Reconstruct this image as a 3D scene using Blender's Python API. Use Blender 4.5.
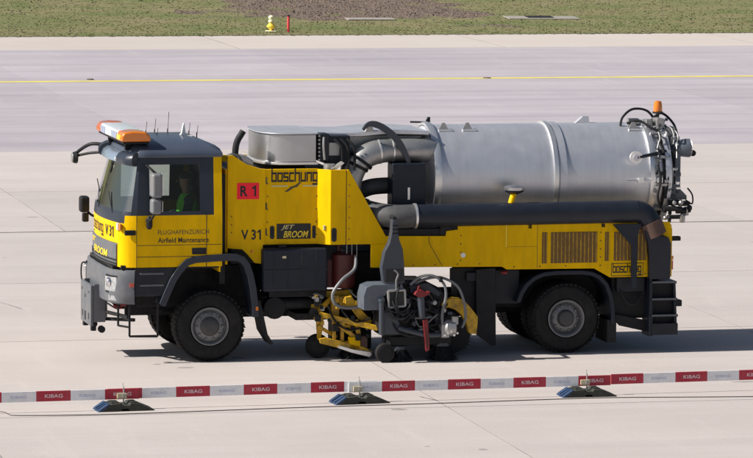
import bpy, math, random
import numpy as np
from mathutils import Vector, Matrix
R = math.radians
random.seed(7); rng = np.random.default_rng(7)
for o in list(bpy.data.objects): bpy.data.objects.remove(o)
S = bpy.context.scene
COL = S.collection

# ------------------------------------------------------------------ camera, sky, sun, exposure
cam_d = bpy.data.cameras.new('camera'); cam = bpy.data.objects.new('camera', cam_d); COL.objects.link(cam)
cam_d.sensor_width = 36.0; cam_d.lens = 36.0 * 4480 / 753
cam_d.clip_start = 1.0; cam_d.clip_end = 6000
cam.matrix_world = (Matrix.Translation((0, -70.5, 9.34)) @ Matrix.Rotation(R(90 - 6.0143), 4, 'X')
                    @ Matrix.Rotation(R(0.5), 4, 'Z'))
S.camera = cam
SUN_EL = 38.5
SUN_AZ = 14.2        # heading of the shadows, degrees from +X
wd = bpy.data.worlds.new('World'); S.world = wd; wd.use_nodes = True
wn = wd.node_tree.nodes; wl = wd.node_tree.links
bg = wn['Background']; sky = wn.new('ShaderNodeTexSky'); sky.sky_type = 'NISHITA'; sky.sun_disc = False
sky.sun_elevation = R(SUN_EL); sky.sun_rotation = R(-90 - SUN_AZ); sky.air_density = 1.0; sky.dust_density = 1.6; sky.ozone_density = 1.0
wl.new(sky.outputs[0], bg.inputs[0]); bg.inputs[1].default_value = 0.05
sd = bpy.data.lights.new('sun', 'SUN'); sd.energy = 5.0; sd.angle = R(0.53); sd.color = (1.0, 0.95, 0.87)
sun = bpy.data.objects.new('sun', sd); COL.objects.link(sun); sun.rotation_euler = (0, R(-(90 - SUN_EL)), R(SUN_AZ))
sun.location = (-40, 0, 40)
S.view_settings.view_transform = 'Standard'; S.view_settings.look = 'None'
S.view_settings.exposure = 0.45; S.view_settings.gamma = 1.0; S.view_settings.use_curve_mapping = False

# ------------------------------------------------------------------ materials
MATS = {}
def mat(name, col, rough=0.5, metal=0.0, coat=0.0, var=0.0, scale=8.0, bump=0.0, bscale=40.0, rvar=0.0, emit=None, emit_s=0, dirt=None, dirt_amt=0.0, dirt_scale=3.0, spec=0.5, trans=0.0, dmap=None):
    m = bpy.data.materials.new(name); m.use_nodes = True
    nt = m.node_tree; n = nt.nodes; l = nt.links; b = n['Principled BSDF']
    b.inputs['Base Color'].default_value = (*col, 1); b.inputs['Roughness'].default_value = rough
    b.inputs['Metallic'].default_value = metal; b.inputs['Coat Weight'].default_value = coat
    b.inputs['Coat Roughness'].default_value = 0.08
    b.inputs['Specular IOR Level'].default_value = spec
    b.inputs['Transmission Weight'].default_value = trans
    if emit: b.inputs['Emission Color'].default_value = (*emit, 1); b.inputs['Emission Strength'].default_value = emit_s
    tc = n.new('ShaderNodeTexCoord')
    last = None
    if var:
        nz = n.new('ShaderNodeTexNoise'); nz.inputs['Scale'].default_value = scale; nz.inputs['Detail'].default_value = 5
        l.new(tc.outputs['Object'], nz.inputs['Vector'])
        mx = n.new('ShaderNodeMix'); mx.data_type = 'RGBA'
        mx.inputs['A'].default_value = (*[c * (1 - var) for c in col], 1); mx.inputs['B'].default_value = (*[min(1, c * (1 + var)) for c in col], 1)
        mr = n.new('ShaderNodeMapRange'); mr.inputs['From Min'].default_value = 0.3; mr.inputs['From Max'].default_value = 0.7
        l.new(nz.outputs['Fac'], mr.inputs['Value']); l.new(mr.outputs[0], mx.inputs['Factor'])
        last = mx.outputs['Result']
    if dirt:
        nz = n.new('ShaderNodeTexNoise'); nz.inputs['Scale'].default_value = dirt_scale; nz.inputs['Detail'].default_value = 9; nz.inputs['Roughness'].default_value = 0.7
        if dmap:
            mp = n.new('ShaderNodeMapping'); mp.inputs['Scale'].default_value = dmap; l.new(tc.outputs['Object'], mp.inputs[0]); l.new(mp.outputs[0], nz.inputs['Vector'])
        else: l.new(tc.outputs['Object'], nz.inputs['Vector'])
        mr = n.new('ShaderNodeMapRange'); mr.inputs['From Min'].default_value = 0.42; mr.inputs['From Max'].default_value = 0.75
        mr.inputs['To Max'].default_value = dirt_amt
        l.new(nz.outputs['Fac'], mr.inputs['Value'])
        mx = n.new('ShaderNodeMix'); mx.data_type = 'RGBA'; mx.inputs['B'].default_value = (*dirt, 1)
        if last: l.new(last, mx.inputs['A'])
        else: mx.inputs['A'].default_value = (*col, 1)
        l.new(mr.outputs[0], mx.inputs['Factor']); last = mx.outputs['Result']
    if last: l.new(last, b.inputs['Base Color'])
    if rvar:
        nz = n.new('ShaderNodeTexNoise'); nz.inputs['Scale'].default_value = 5; nz.inputs['Detail'].default_value = 6
        l.new(tc.outputs['Object'], nz.inputs['Vector'])
        mr = n.new('ShaderNodeMapRange'); mr.inputs['To Min'].default_value = max(0.02, rough - rvar); mr.inputs['To Max'].default_value = rough + rvar
        l.new(nz.outputs['Fac'], mr.inputs['Value']); l.new(mr.outputs[0], b.inputs['Roughness'])
    if bump:
        nz = n.new('ShaderNodeTexNoise'); nz.inputs['Scale'].default_value = bscale; nz.inputs['Detail'].default_value = 4
        l.new(tc.outputs['Object'], nz.inputs['Vector'])
        bp = n.new('ShaderNodeBump'); bp.inputs['Strength'].default_value = bump; bp.inputs['Distance'].default_value = 0.02
        l.new(nz.outputs['Fac'], bp.inputs['Height']); l.new(bp.outputs[0], b.inputs['Normal'])
    MATS[name] = m
    return m
DUST = (0.30, 0.27, 0.23)
mat('yellow', (0.80, 0.475, 0.0), 0.42, coat=0.0, var=0.04, scale=2.0, dirt=(0.40, 0.235, 0.004), dirt_amt=0.45, dirt_scale=2.2, dmap=(2.6, 2.6, .55), bump=0.02, bscale=6, rvar=0.08, spec=0.10)
mat('yellow_arm', (0.62, 0.36, 0.008), 0.5, var=0.12, scale=9, dirt=(0.04, 0.033, 0.025), dirt_amt=0.95, dirt_scale=7)
mat('darkslate', (0.013, 0.018, 0.030), 0.45, dirt=(0.06, 0.065, 0.07), dirt_amt=0.12, dirt_scale=5, spec=0.3)
mat('roofslate', (0.055, 0.070, 0.105), 0.34, coat=0.2, dirt=DUST, dirt_amt=0.05, dirt_scale=4)
mat('slate', (0.021, 0.028, 0.044), 0.38, coat=0.08, spec=0.35, dirt=(0.12, 0.12, 0.13), dirt_amt=0.05, dirt_scale=4, rvar=0.08)
mat('plastic', (0.014, 0.017, 0.025), 0.5, spec=0.3, dirt=DUST, dirt_amt=0.04, dirt_scale=5)
mat('greyplastic', (0.100, 0.108, 0.125), 0.48, dirt=DUST, dirt_amt=0.25, dirt_scale=5)
mat('machinelight', (0.10, 0.12, 0.15), 0.45, dirt=(0.04, 0.04, 0.04), dirt_amt=0.5, dirt_scale=6)
mat('machine', (0.040, 0.050, 0.070), 0.45, dirt=(0.05, 0.045, 0.04), dirt_amt=0.5, dirt_scale=6)
mat('black', (0.008, 0.009, 0.012), 0.6, spec=0.3, dirt=(0.06, 0.055, 0.05), dirt_amt=0.2, dirt_scale=6)
mat('chassis', (0.010, 0.011, 0.014), 0.65, spec=0.3, dirt=(0.08, 0.07, 0.06), dirt_amt=0.3, dirt_scale=7)
mat('rubber', (0.010, 0.010, 0.011), 0.8, spec=0.3, dirt=(0.055, 0.052, 0.048), dirt_amt=0.4, dirt_scale=4, bump=0.15, bscale=30)
mat('rubbercollar', (0.11, 0.060, 0.045), 0.7, dirt=(0.05, 0.04, 0.04), dirt_amt=0.6, dirt_scale=5)
mat('pipe', (0.012, 0.016, 0.026), 0.42, spec=0.35, dirt=(0.10, 0.10, 0.10), dirt_amt=0.08, dirt_scale=3, rvar=0.1)
mat('pipegrey', (0.055, 0.058, 0.064), 0.6, dirt=(0.16, 0.15, 0.14), dirt_amt=0.4, dirt_scale=6)
mat('deckgrey', (0.16, 0.13, 0.09), 0.6, var=0.2, scale=5)
mat('fansteel', (0.50, 0.50, 0.52), 0.40, metal=0.95, var=0.06, scale=3, rvar=0.07)
mat('steel', (0.68, 0.695, 0.745), 0.47, metal=0.75, var=0.03, scale=3, rvar=0.09, dirt=(0.50, 0.50, 0.51), dirt_amt=0.45, dirt_scale=1.6, dmap=(4.5, .35, .35), bump=0.012, bscale=3)
mat('steelbright', (0.82, 0.82, 0.82), 0.38, metal=0.85, var=0.05, scale=6, rvar=0.08)
mat('steeldull', (0.44, 0.44, 0.44), 0.5, metal=0.8, var=0.12, scale=6, dirt=(0.12, 0.11, 0.10), dirt_amt=0.5, dirt_scale=6)
mat('rimgrey', (0.20, 0.205, 0.215), 0.5, metal=0.3, dirt=(0.10, 0.085, 0.07), dirt_amt=0.5, dirt_scale=9)
mat('hub', (0.045, 0.047, 0.05), 0.55, dirt=(0.12, 0.1, 0.08), dirt_amt=0.4, dirt_scale=9)
mat('red', (0.22, 0.008, 0.014), 0.5, dirt=(0.08, 0.02, 0.02), dirt_amt=0.6, dirt_scale=8)
mat('darkred', (0.10, 0.012, 0.012), 0.55, dirt=(0.03, 0.02, 0.02), dirt_amt=0.6)
mat('signred', (1.0, 0.028, 0.050), 0.45, spec=0.2)
mat('ink', (0.010, 0.010, 0.011), 0.5)
mat('inkyellow', (0.85, 0.62, 0.03), 0.5)
mat('inkpale', (0.62, 0.55, 0.25), 0.5)
mat('inkgrey', (0.075, 0.062, 0.03), 0.5)
mat('ventbrown', (0.16, 0.085, 0.012), 0.6, var=0.2, scale=30)
mat('white', (0.78, 0.78, 0.77), 0.4)
mat('ivory', (0.62, 0.54, 0.36), 0.55)
mat('mirrorgrey', (0.17, 0.18, 0.195), 0.4, dirt=DUST, dirt_amt=0.3)
mat('amber', (0.70, 0.19, 0.012), 0.18, coat=0.6, emit=(1.0, 0.28, 0.02), emit_s=0.0)
mat('amberlit', (0.9, 0.30, 0.02), 0.2, emit=(1.0, 0.42, 0.03), emit_s=1.6)
mat('amberdull', (0.50, 0.13, 0.05), 0.25, coat=0.4)
mat('redlens', (0.55, 0.07, 0.04), 0.2, coat=0.5)
mat('clearlens', (0.80, 0.84, 0.88), 0.10, coat=0.5, var=0.1, scale=18)
mat('bluelens', (0.30, 0.38, 0.52), 0.10, coat=0.6)
mat('chrome', (0.80, 0.81, 0.82), 0.12, metal=1.0)
mat('lensglass', (0.50, 0.52, 0.54), 0.10, coat=1.0, metal=0.6, var=0.3, scale=25)
mat('hivis', (0.22, 0.85, 0.05), 0.7)
mat('skin', (0.42, 0.24, 0.17), 0.55)
mat('darkcloth', (0.03, 0.035, 0.06), 0.8)
mat('hair', (0.04, 0.028, 0.02), 0.7)
mat('hosegrey', (0.16, 0.165, 0.175), 0.45)
mat('paintred', (0.46, 0.012, 0.040), 0.5, var=0.12, scale=6, dirt=(0.3, 0.15, 0.15), dirt_amt=0.35, dirt_scale=9)
mat('paintwhite', (0.88, 0.88, 0.90), 0.5, var=0.03, scale=5, dirt=(0.45, 0.44, 0.43), dirt_amt=0.35, dirt_scale=8)
mat('printblue', (0.52, 0.57, 0.74), 0.5)
mat('printwhite', (0.74, 0.60, 0.63), 0.5)
mat('footrubber', (0.020, 0.023, 0.021), 0.75, dirt=(0.11, 0.105, 0.075), dirt_amt=0.55, dirt_scale=7)
mat('footblue', (0.016, 0.042, 0.105), 0.55, dirt=(0.05, 0.07, 0.10), dirt_amt=0.4, dirt_scale=14)
mat('capstripe', (0.04, 0.085, 0.18), 0.6)
mat('coneyellow', (0.85, 0.62, 0.06), 0.5)
mat('conepale', (0.85, 0.82, 0.55), 0.5)
mat('pinkred', (0.75, 0.06, 0.08), 0.5)
mat('cablemat', (0.10, 0.085, 0.080), 0.6)

def glass_mat(name, tint, fac=0.06):
    m = bpy.data.materials.new(name); m.use_nodes = True; nt = m.node_tree; n = nt.nodes; l = nt.links
    n.remove(n['Principled BSDF']); out = n['Material Output']
    tr = n.new('ShaderNodeBsdfTransparent'); tr.inputs[0].default_value = (*tint, 1)
    gl = n.new('ShaderNodeBsdfGlossy'); gl.inputs['Roughness'].default_value = 0.03; gl.inputs[0].default_value = (0.95, 0.97, 0.96, 1)
    fr = n.new('ShaderNodeFresnel'); fr.inputs[0].default_value = 1.5
    ad = n.new('ShaderNodeMath'); ad.operation = 'ADD'; ad.inputs[1].default_value = fac; ad.use_clamp = True
    l.new(fr.outputs[0], ad.inputs[0])
    mx = n.new('ShaderNodeMixShader'); l.new(ad.outputs[0], mx.inputs[0]); l.new(tr.outputs[0], mx.inputs[1]); l.new(gl.outputs[0], mx.inputs[2])
    l.new(mx.outputs[0], out.inputs[0]); MATS[name] = m
glass_mat('glass', (0.42, 0.50, 0.52), 0.24)
glass_mat('sideglass', (0.62, 0.68, 0.66), 0.0)

RW = R(13.0)                       # heading of the taxiway and its slab joints
def pavement(name, c0, c1, streak, spotcol, rough=0.85):
    m = bpy.data.materials.new(name); m.use_nodes = True; nt = m.node_tree; n = nt.nodes; l = nt.links; b = n['Principled BSDF']
    b.inputs['Roughness'].default_value = rough; b.inputs['Specular IOR Level'].default_value = 0.25
    g = n.new('ShaderNodeNewGeometry')
    rot = n.new('ShaderNodeVectorRotate'); rot.rotation_type = 'Z_AXIS'; rot.inputs['Angle'].default_value = -RW
    l.new(g.outputs['Position'], rot.inputs['Vector'])
    def noise(sc, det=6, rough=0.6, xs=(1, 1, 1)):
        mp = n.new('ShaderNodeMapping'); mp.inputs['Scale'].default_value = xs; l.new(rot.outputs[0], mp.inputs[0])
        z = n.new('ShaderNodeTexNoise'); z.inputs['Scale'].default_value = sc; z.inputs['Detail'].default_value = det; z.inputs['Roughness'].default_value = rough
        l.new(mp.outputs[0], z.inputs['Vector']); return z.outputs['Fac']
    def ramp(v, a, c, t0=0, t1=1):
        r = n.new('ShaderNodeMapRange'); r.inputs['From Min'].default_value = a; r.inputs['From Max'].default_value = c
        r.inputs['To Min'].default_value = t0; r.inputs['To Max'].default_value = t1; l.new(v, r.inputs['Value']); return r.outputs[0]
    def mix(f, A, B):
        x = n.new('ShaderNodeMix'); x.data_type = 'RGBA'; l.new(f, x.inputs['Factor'])
        for k, v in (('A', A), ('B', B)):
            if isinstance(v, tuple): x.inputs[k].default_value = (*v, 1)
            else: l.new(v, x.inputs[k])
        return x.outputs['Result']
    c = mix(ramp(noise(0.22, 7, 0.62), 0.32, 0.68), c0, c1)
    # long streaks left by traffic and sweeping
    c = mix(ramp(noise(0.5, 6, 0.65, (0.10, 1.3, 1)), 0.45, 0.75, 0, streak), c, spotcol)
    c = mix(ramp(noise(0.9, 5, 0.6, (0.12, 2.2, 1)), 0.52, 0.78, 0, 0.30), c, (min(1, c1[0] * 1.14), min(1, c1[1] * 1.14), min(1, c1[2] * 1.15)))
    # stains and fine grain
    c = mix(ramp(noise(1.7, 8, 0.7, (0.6, 1, 1)), 0.58, 0.80, 0, 0.35), c, (c0[0] * 0.72, c0[1] * 0.70, c0[2] * 0.68))
    c = mix(ramp(noise(1.1, 6, 0.7, (1.6, .25, 1)), 0.56, 0.74, 0, 0.45), c, (min(1, c1[0] * 1.10), min(1, c1[1] * 1.10), min(1, c1[2] * 1.10)))
    c = mix(ramp(noise(3.1, 5, 0.75), 0.66, 0.72, 0, 0.35), c, (c0[0] * 0.62, c0[1] * 0.60, c0[2] * 0.58))
    gr = noise(24, 6, 0.8)
    c = mix(ramp(gr, 0.30, 0.70, 0, 0.34), c, (c0[0] * 0.6, c0[1] * 0.6, c0[2] * 0.6))
    oi = n.new('ShaderNodeObjectInfo')
    hs = n.new('ShaderNodeHueSaturation'); l.new(ramp(oi.outputs['Random'], 0, 1, 0.955, 1.035), hs.inputs['Value']); l.new(c, hs.inputs['Color'])
    l.new(hs.outputs[0], b.inputs['Base Color'])
    bp = n.new('ShaderNodeBump'); bp.inputs['Strength'].default_value = 0.25; bp.inputs['Distance'].default_value = 0.01
    l.new(noise(14, 6, 0.7), bp.inputs['Height']); l.new(bp.outputs[0], b.inputs['Normal'])
    MATS[name] = m
pavement('concrete', (0.485, 0.438, 0.420), (0.545, 0.497, 0.478), 0.5, (0.42, 0.378, 0.368))
pavement('taxiway', (0.40, 0.372, 0.405), (0.48, 0.445, 0.475), 0.9, (0.32, 0.295, 0.335))
pavement('edgestrip', (0.52, 0.465, 0.43), (0.56, 0.51, 0.475), 0.15, (0.47, 0.42, 0.39))
mat('sealant', (0.27, 0.245, 0.235), 0.85, dirt=(0.02, 0.018, 0.018), dirt_amt=1.0, dirt_scale=0.35)
mat('drain', (0.07, 0.06, 0.06), 0.85)
mat('linepaint', (0.72, 0.60, 0.12), 0.6, var=0.12, scale=1.5, dirt=(0.5, 0.45, 0.35), dirt_amt=0.5, dirt_scale=2)
mat('slabwhite', (0.30, 0.275, 0.245), 0.8, var=0.15, scale=4)

# ------------------------------------------------------------------ mesh helpers
class MB:
    def __init__(s): s.v = []; s.f = []; s.mi = []
    def add(s, vs, fs, mi=0):
        o = len(s.v); s.v += [tuple(p) for p in vs]; s.f += [tuple(i + o for i in f) for f in fs]; s.mi += [mi] * len(fs); return s
    def box(s, x0, x1, y0, y1, z0, z1, mi=0):
        return s.add([(x0,y0,z0),(x1,y0,z0),(x1,y1,z0),(x0,y1,z0),(x0,y0,z1),(x1,y0,z1),(x1,y1,z1),(x0,y1,z1)],
                     [(0,3,2,1),(4,5,6,7),(0,1,5,4),(1,2,6,5),(2,3,7,6),(3,0,4,7)], mi)
    def obox(s, c, ax, ay, az, hx, hy, hz, mi=0):
        c = Vector(c); ax = Vector(ax).normalized() * hx; ay = Vector(ay).normalized() * hy; az = Vector(az).normalized() * hz
        p = [c + i * ax + j * ay + k * az for k in (-1, 1) for (i, j) in ((-1,-1),(1,-1),(1,1),(-1,1))]
        return s.add(p, [(0,3,2,1),(4,5,6,7),(0,1,5,4),(1,2,6,5),(2,3,7,6),(3,0,4,7)], mi)
    def bar(s, a, b, w, h, up=(0, 0, 1), mi=0):
        a = Vector(a); b = Vector(b); d = b - a; u = Vector(up)
        if abs(d.normalized().dot(u)) > 0.98: u = Vector((1, 0, 0))
        sd_ = d.cross(u).normalized(); uu = sd_.cross(d).normalized()
        return s.obox((a + b) / 2, d, sd_, uu, d.length / 2, w / 2, h / 2, mi)
    def prism(s, poly, y0, y1, axis='y', mi=0):
        n = len(poly)
        area = sum(poly[i][0] * poly[(i + 1) % n][1] - poly[(i + 1) % n][0] * poly[i][1] for i in range(n))
        if area < 0: poly = poly[::-1]
        f = {'y': lambda a, b, t: (a, t, b), 'x': lambda a, b, t: (t, a, b), 'z': lambda a, b, t: (a, b, t)}[axis]
        vs = [f(a, b, y0) for a, b in poly] + [f(a, b, y1) for a, b in poly]
        fs = [tuple(range(n)), tuple(range(2 * n - 1, n - 1, -1))] + [(i, i + n, (i + 1) % n + n, (i + 1) % n) for i in range(n)]
        if axis != 'y': fs = [t[::-1] for t in fs]
        return s.add(vs, fs, mi)
    def tube(s, path, r, n=12, cap=True, mi=0):
        P = [Vector(p) for p in path]; m = len(P)
        rr = r if isinstance(r, (list, tuple)) else [r] * m
        T = [(P[min(i + 1, m - 1)] - P[max(i - 1, 0)]).normalized() for i in range(m)]
        u = Vector((0, 0, 1))
        if abs(T[0].dot(u)) > 0.9: u = Vector((0, 1, 0))
        a = T[0].cross(u).normalized(); vs = []
        for i in range(m):
            a = (a - T[i] * a.dot(T[i])).normalized(); b = T[i].cross(a)
            for k in range(n):
                t = 2 * math.pi * k / n; vs.append(P[i] + (a * math.cos(t) + b * math.sin(t)) * rr[i])
        fs = [(i * n + k, i * n + (k + 1) % n, (i + 1) * n + (k + 1) % n, (i + 1) * n + k) for i in range(m - 1) for k in range(n)]
        if cap: fs += [tuple(range(n - 1, -1, -1)), tuple((m - 1) * n + k for k in range(n))]
        return s.add(vs, fs, mi)
    def lathe(s, prof, c=(0, 0, 0), axis='x', n=48, mi=0, cap=True):
        c = Vector(c); m = len(prof); vs = []
        for (t, r) in prof:
            for k in range(n):
                a = 2 * math.pi * k / n; p, q = r * math.cos(a), r * math.sin(a)
                vs.append(c + Vector({'x': (t, p, q), 'y': (q, t, p), 'z': (p, q, t)}[axis]))
        fs = [(i * n + k, i * n + (k + 1) % n, (i + 1) * n + (k + 1) % n, (i + 1) * n + k) for i in range(m - 1) for k in range(n)]
        if cap: fs += [tuple(range(n - 1, -1, -1)), tuple((m - 1) * n + k for k in range(n))]
        fs = [f[::-1] for f in fs] if prof[-1][0] < prof[0][0] else fs
        return s.add(vs, fs, mi)
    def build(s, name, mats, parent=None, bevel=0.0, smooth=True, angle=32, solid=0.0, seg=2, sub=0):
        me = bpy.data.meshes.new(name); me.from_pydata([tuple(v) for v in s.v], [], s.f)
        for m in (mats if isinstance(mats, (list, tuple)) else [mats]): me.materials.append(MATS[m])
        me.polygons.foreach_set('material_index', s.mi)
        if smooth:
            me.polygons.foreach_set('use_smooth', [True] * len(me.polygons))
            if not bevel: me.set_sharp_from_angle(angle=R(angle))
        me.update()
        o = bpy.data.objects.new(name, me); COL.objects.link(o)
        if parent is not None: o.parent = parent
        if solid:
            d = o.modifiers.new('solid', 'SOLIDIFY'); d.thickness = solid; d.offset = -1
            d = o.modifiers.new('split', 'EDGE_SPLIT'); d.split_angle = R(38)
        if bevel:
            d = o.modifiers.new('bevel', 'BEVEL'); d.width = bevel; d.segments = seg; d.limit_method = 'ANGLE'; d.angle_limit = R(35); d.harden_normals = True
        if sub:
            d = o.modifiers.new('sub', 'SUBSURF'); d.levels = sub; d.render_levels = sub
        return o
def spline(pts, n=8):
    P = [Vector(p) for p in pts]; out = []
    for i in range(len(P) - 1):
        p0 = P[max(i - 1, 0)]; p1 = P[i]; p2 = P[i + 1]; p3 = P[min(i + 2, len(P) - 1)]
        for k in range(n):
            t = k / n
            out.append(0.5 * ((2 * p1) + (p2 - p0) * t + (2 * p0 - 5 * p1 + 4 * p2 - p3) * t * t + (3 * p1 - p0 - 3 * p2 + p3) * t ** 3))
    out.append(P[-1]); return out
def empty(name, loc=(0, 0, 0), rz=0, parent=None):
    o = bpy.data.objects.new(name, None); COL.objects.link(o); o.location = loc; o.rotation_euler = (0, 0, rz); o.empty_display_size = 0.2
    if parent is not None: o.parent = parent
    return o
def tag(o, label=None, cat=None, group=None, kind=None):
    if label: o['label'] = label
    if cat: o['category'] = cat
    if group: o['group'] = group
    if kind: o['kind'] = kind
    return o
def copy_tree(o, parent=None):
    c = o.copy(); COL.objects.link(c); c.parent = parent
    for ch in list(o.children): copy_tree(ch, c)
    return c
def font_mesh(text, size, shear=0.0, bold=0.0, spacing=1.0):
    cu = bpy.data.curves.new('t', 'FONT'); cu.body = text; cu.size = size; cu.shear = shear; cu.offset = bold; cu.space_character = spacing; cu.resolution_u = 3
    o = bpy.data.objects.new('t', cu); COL.objects.link(o)
    dg = bpy.context.evaluated_depsgraph_get(); dg.update()
    me = bpy.data.meshes.new_from_object(o.evaluated_get(dg))
    vs = [tuple(v.co) for v in me.vertices]; fs = [tuple(p.vertices) for p in me.polygons]
    bpy.data.objects.remove(o); bpy.data.curves.remove(cu); bpy.data.meshes.remove(me)
    return vs, fs
def lettering(text, parent, mp, m, width=None, height=None, name='lettering', shear=0.0, bold=0.0, spacing=1.0):
    """flat print; mp maps (u, v) in metres from the lower left of the text to a point just proud of the surface"""
    vs, fs = font_mesh(text, 1.0, shear, bold, spacing)
    xs = [v[0] for v in vs]; ys = [v[1] for v in vs]; x0, x1, y0, y1 = min(xs), max(xs), min(ys), max(ys)
    sx = width / (x1 - x0) if width else None; sy = height / (y1 - y0) if height else sx
    sx = sx or sy
    mb = MB(); mb.add([mp((v[0] - x0) * sx, (v[1] - y0) * sy) for v in vs], fs)
    return mb.build(name, m, parent, smooth=False)
GL = {'b': (0.80, [[(0,1.5),(0,0),(.8,0),(.8,1),(0,1)]]), 'o': (.80, [[(0,0),(.8,0),(.8,1),(0,1),(0,0)]]),
      's': (.75, [[(0,0),(.75,0),(.75,.5),(0,.5),(0,1),(.75,1)]]), 'c': (.70, [[(.7,0),(0,0),(0,1),(.7,1)]]),
      'h': (.80, [[(0,0),(0,1.5)],[(0,1),(.8,1),(.8,0)]]), 'u': (.80, [[(0,1),(0,0),(.8,0),(.8,1)]]),
      'n': (.80, [[(0,0),(0,1),(.8,1),(.8,0)]]), 'g': (.80, [[(.8,0),(0,0),(0,1),(.8,1),(.8,-.45),(0,-.45)]])}
def square_letters(text, parent, mp, m, width, height, t=0.17, name='lettering'):
    """square stroke letters, drawn as flat strips"""
    x = 0; segs = []
    for ch in text:
        w, pl = GL[ch]
        for p in pl:
            for a, b in zip(p[:-1], p[1:]): segs.append(((a[0] + x, a[1]), (b[0] + x, b[1])))
        x += w + 0.36
    W = x - 0.36; sx = width / W; sy = height / 1.95; mb = MB(); k = 0
    for (a, b) in segs:
        x0, x1 = min(a[0], b[0]) - t / 2, max(a[0], b[0]) + t / 2; y0, y1 = min(a[1], b[1]) - t / 2, max(a[1], b[1]) + t / 2
        k += 1; e = 0.00025 * (k % 4)
        mb.add([mp(u * sx, (v + .45) * sy, e) for (u, v) in ((x0,y0),(x1,y0),(x1,y1),(x0,y1))], [(0,1,2,3)])
    return mb.build(name, m, parent, smooth=False)

# ------------------------------------------------------------------ the ground
def uvw(u, v, z=0.0): return (u * math.cos(RW) - v * math.sin(RW), u * math.sin(RW) + v * math.cos(RW), z)
def sheet(name, u0, u1, v0, v1, z, m, kind='structure'):
    mb = MB(); mb.add([uvw(u0, v0, z), uvw(u1, v0, z), uvw(u1, v1, z), uvw(u0, v1, z)], [(0, 1, 2, 3)])
    o = mb.build(name, m, smooth=False); o['kind'] = kind; return o
GRASS_V = 78.7
apron = sheet('apron', -1500, 1500, -1500, GRASS_V, -0.05, 'concrete')
mb = MB(); mb.add([uvw(-60, -40, -0.003), uvw(80, -40, -0.003), uvw(80, GRASS_V - .02, -0.003), uvw(-60, GRASS_V - .02, -0.003)], [(0, 1, 2, 3)])
seal = mb.build('joint_sealant', 'sealant', apron, smooth=False)
lanes = [-39.6, -31.3, -23.0, -14.7, -6.4, 1.77, 9.6, 18.1, 26.2, 35.9, 44.6, 53.4, 62.6, 72.0, GRASS_V]
slab_cache = {}
for i, (v0, v1) in enumerate(zip(lanes[:-1], lanes[1:])):
    far = v0 >= 35; step = 8.8 if far else 7.0
    off = 20.9 if far else [(-0.4), (-2.1)][1 if 17 < v0 < 27 else 0]
    m = 'edgestrip' if v0 > 71 else ('taxiway' if v0 > 35 else 'concrete')
    gv0 = 0.06 if abs(v0 - 18.1) < .01 else 0.016; gv1 = 0.06 if abs(v1 - 18.1) < .01 else 0.016
    if far: gv0 = gv1 = 0.012
    gu = 0.010 if not far else (0.022 if v0 > 71 else 0.007)
    k0 = math.floor((-58 - off) / step); k1 = math.ceil((78 - off) / step)
    for k in range(k0, k1):
        u0 = off + k * step; u1 = u0 + step
        key = (m, round(v1 - v0, 2), step, gv0, gv1)
        if key not in slab_cache:
            b_ = MB(); L = u1 - u0; Wd = v1 - v0
            ring = [(gu, gv0), (L - gu, gv0), (L - gu, Wd - gv1), (gu, Wd - gv1)]; c_ = 0.0006
            inn = [(gu + c_, gv0 + c_), (L - gu - c_, gv0 + c_), (L - gu - c_, Wd - gv1 - c_), (gu + c_, Wd - gv1 - c_)]
            b_.add([(*p, -0.04) for p in ring] + [(*p, -0.0006) for p in ring] + [(*p, 0.0) for p in inn],
                   [(0,1,5,4),(1,2,6,5),(2,3,7,6),(3,0,4,7),(4,5,9,8),(5,6,10,9),(6,7,11,10),(7,4,8,11),(8,9,10,11)])
            o = b_.build('concrete_slab', m, apron, smooth=False); slab_cache[key] = o.data
        else:
            o = bpy.data.objects.new('concrete_slab', slab_cache[key]); COL.objects.link(o); o.parent = apron
        o.location = uvw(u0, v0, 0); o.rotation_euler = (0, 0, RW)
drain = sheet('slot_drain', -60, 80, 18.1 - .058, 18.1 + .058, -0.0015, 'drain'); drain.parent = apron; del drain['kind']
line = sheet('painted_line', -60, 80, 58.12, 58.62, 0.004, 'linepaint'); line.parent = apron; del line['kind']

for pts, w_ in (([(-6.56, 5.76), (-6.30, 5.40), (-6.22, 5.22), (-6.05, 4.86), (-5.98, 4.70)], .02), ([(-7.3, 5.5), (-7.05, 5.62), (-6.9, 5.60)], .02), ([(.66, -5.3), (.74, -5.44), (.90, -5.66)], .03), ([(-4.9, 30.2), (-4.4, 30.0), (-4.2, 30.6), (-3.6, 30.5)], .03)):
    mb = MB(); P = spline([(x, y, .0015) for x, y in pts], 6)
    for i_, p in enumerate(P):
        t_ = (P[min(i_ + 1, len(P) - 1)] - P[max(i_ - 1, 0)]).normalized(); nn = Vector((-t_.y, t_.x, 0)) * w_ * random.uniform(.2, .6); mb.v += [tuple(p + nn), tuple(p - nn)]
    for i_ in range(len(P) - 1): mb.f.append((2 * i_, 2 * i_ + 1, 2 * i_ + 3, 2 * i_ + 2)); mb.mi.append(0)
    mb.build('crack', 'drain', apron, smooth=False)
mat('oilstain', (0.30, 0.272, 0.260), 0.8, var=0.15, scale=3)
for k in range(26):
    x = random.uniform(-9, 11); y = random.uniform(-11, 26); r_ = random.uniform(.03, .12); nk = 11; el = random.uniform(1, 2.4)
    mb = MB(); c_ = math.cos(RW); s_ = math.sin(RW)
    ps = [(r_ * el * math.cos(2 * math.pi * i / nk) * random.uniform(.6, 1.1), r_ * math.sin(2 * math.pi * i / nk) * random.uniform(.6, 1.1)) for i in range(nk)]
    mb.add([(x + a * c_ - d * s_, y + a * s_ + d * c_, .0012) for a, d in ps], [tuple(range(nk))]); mb.build('oil_spot', 'oilstain', apron, smooth=False)
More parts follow.
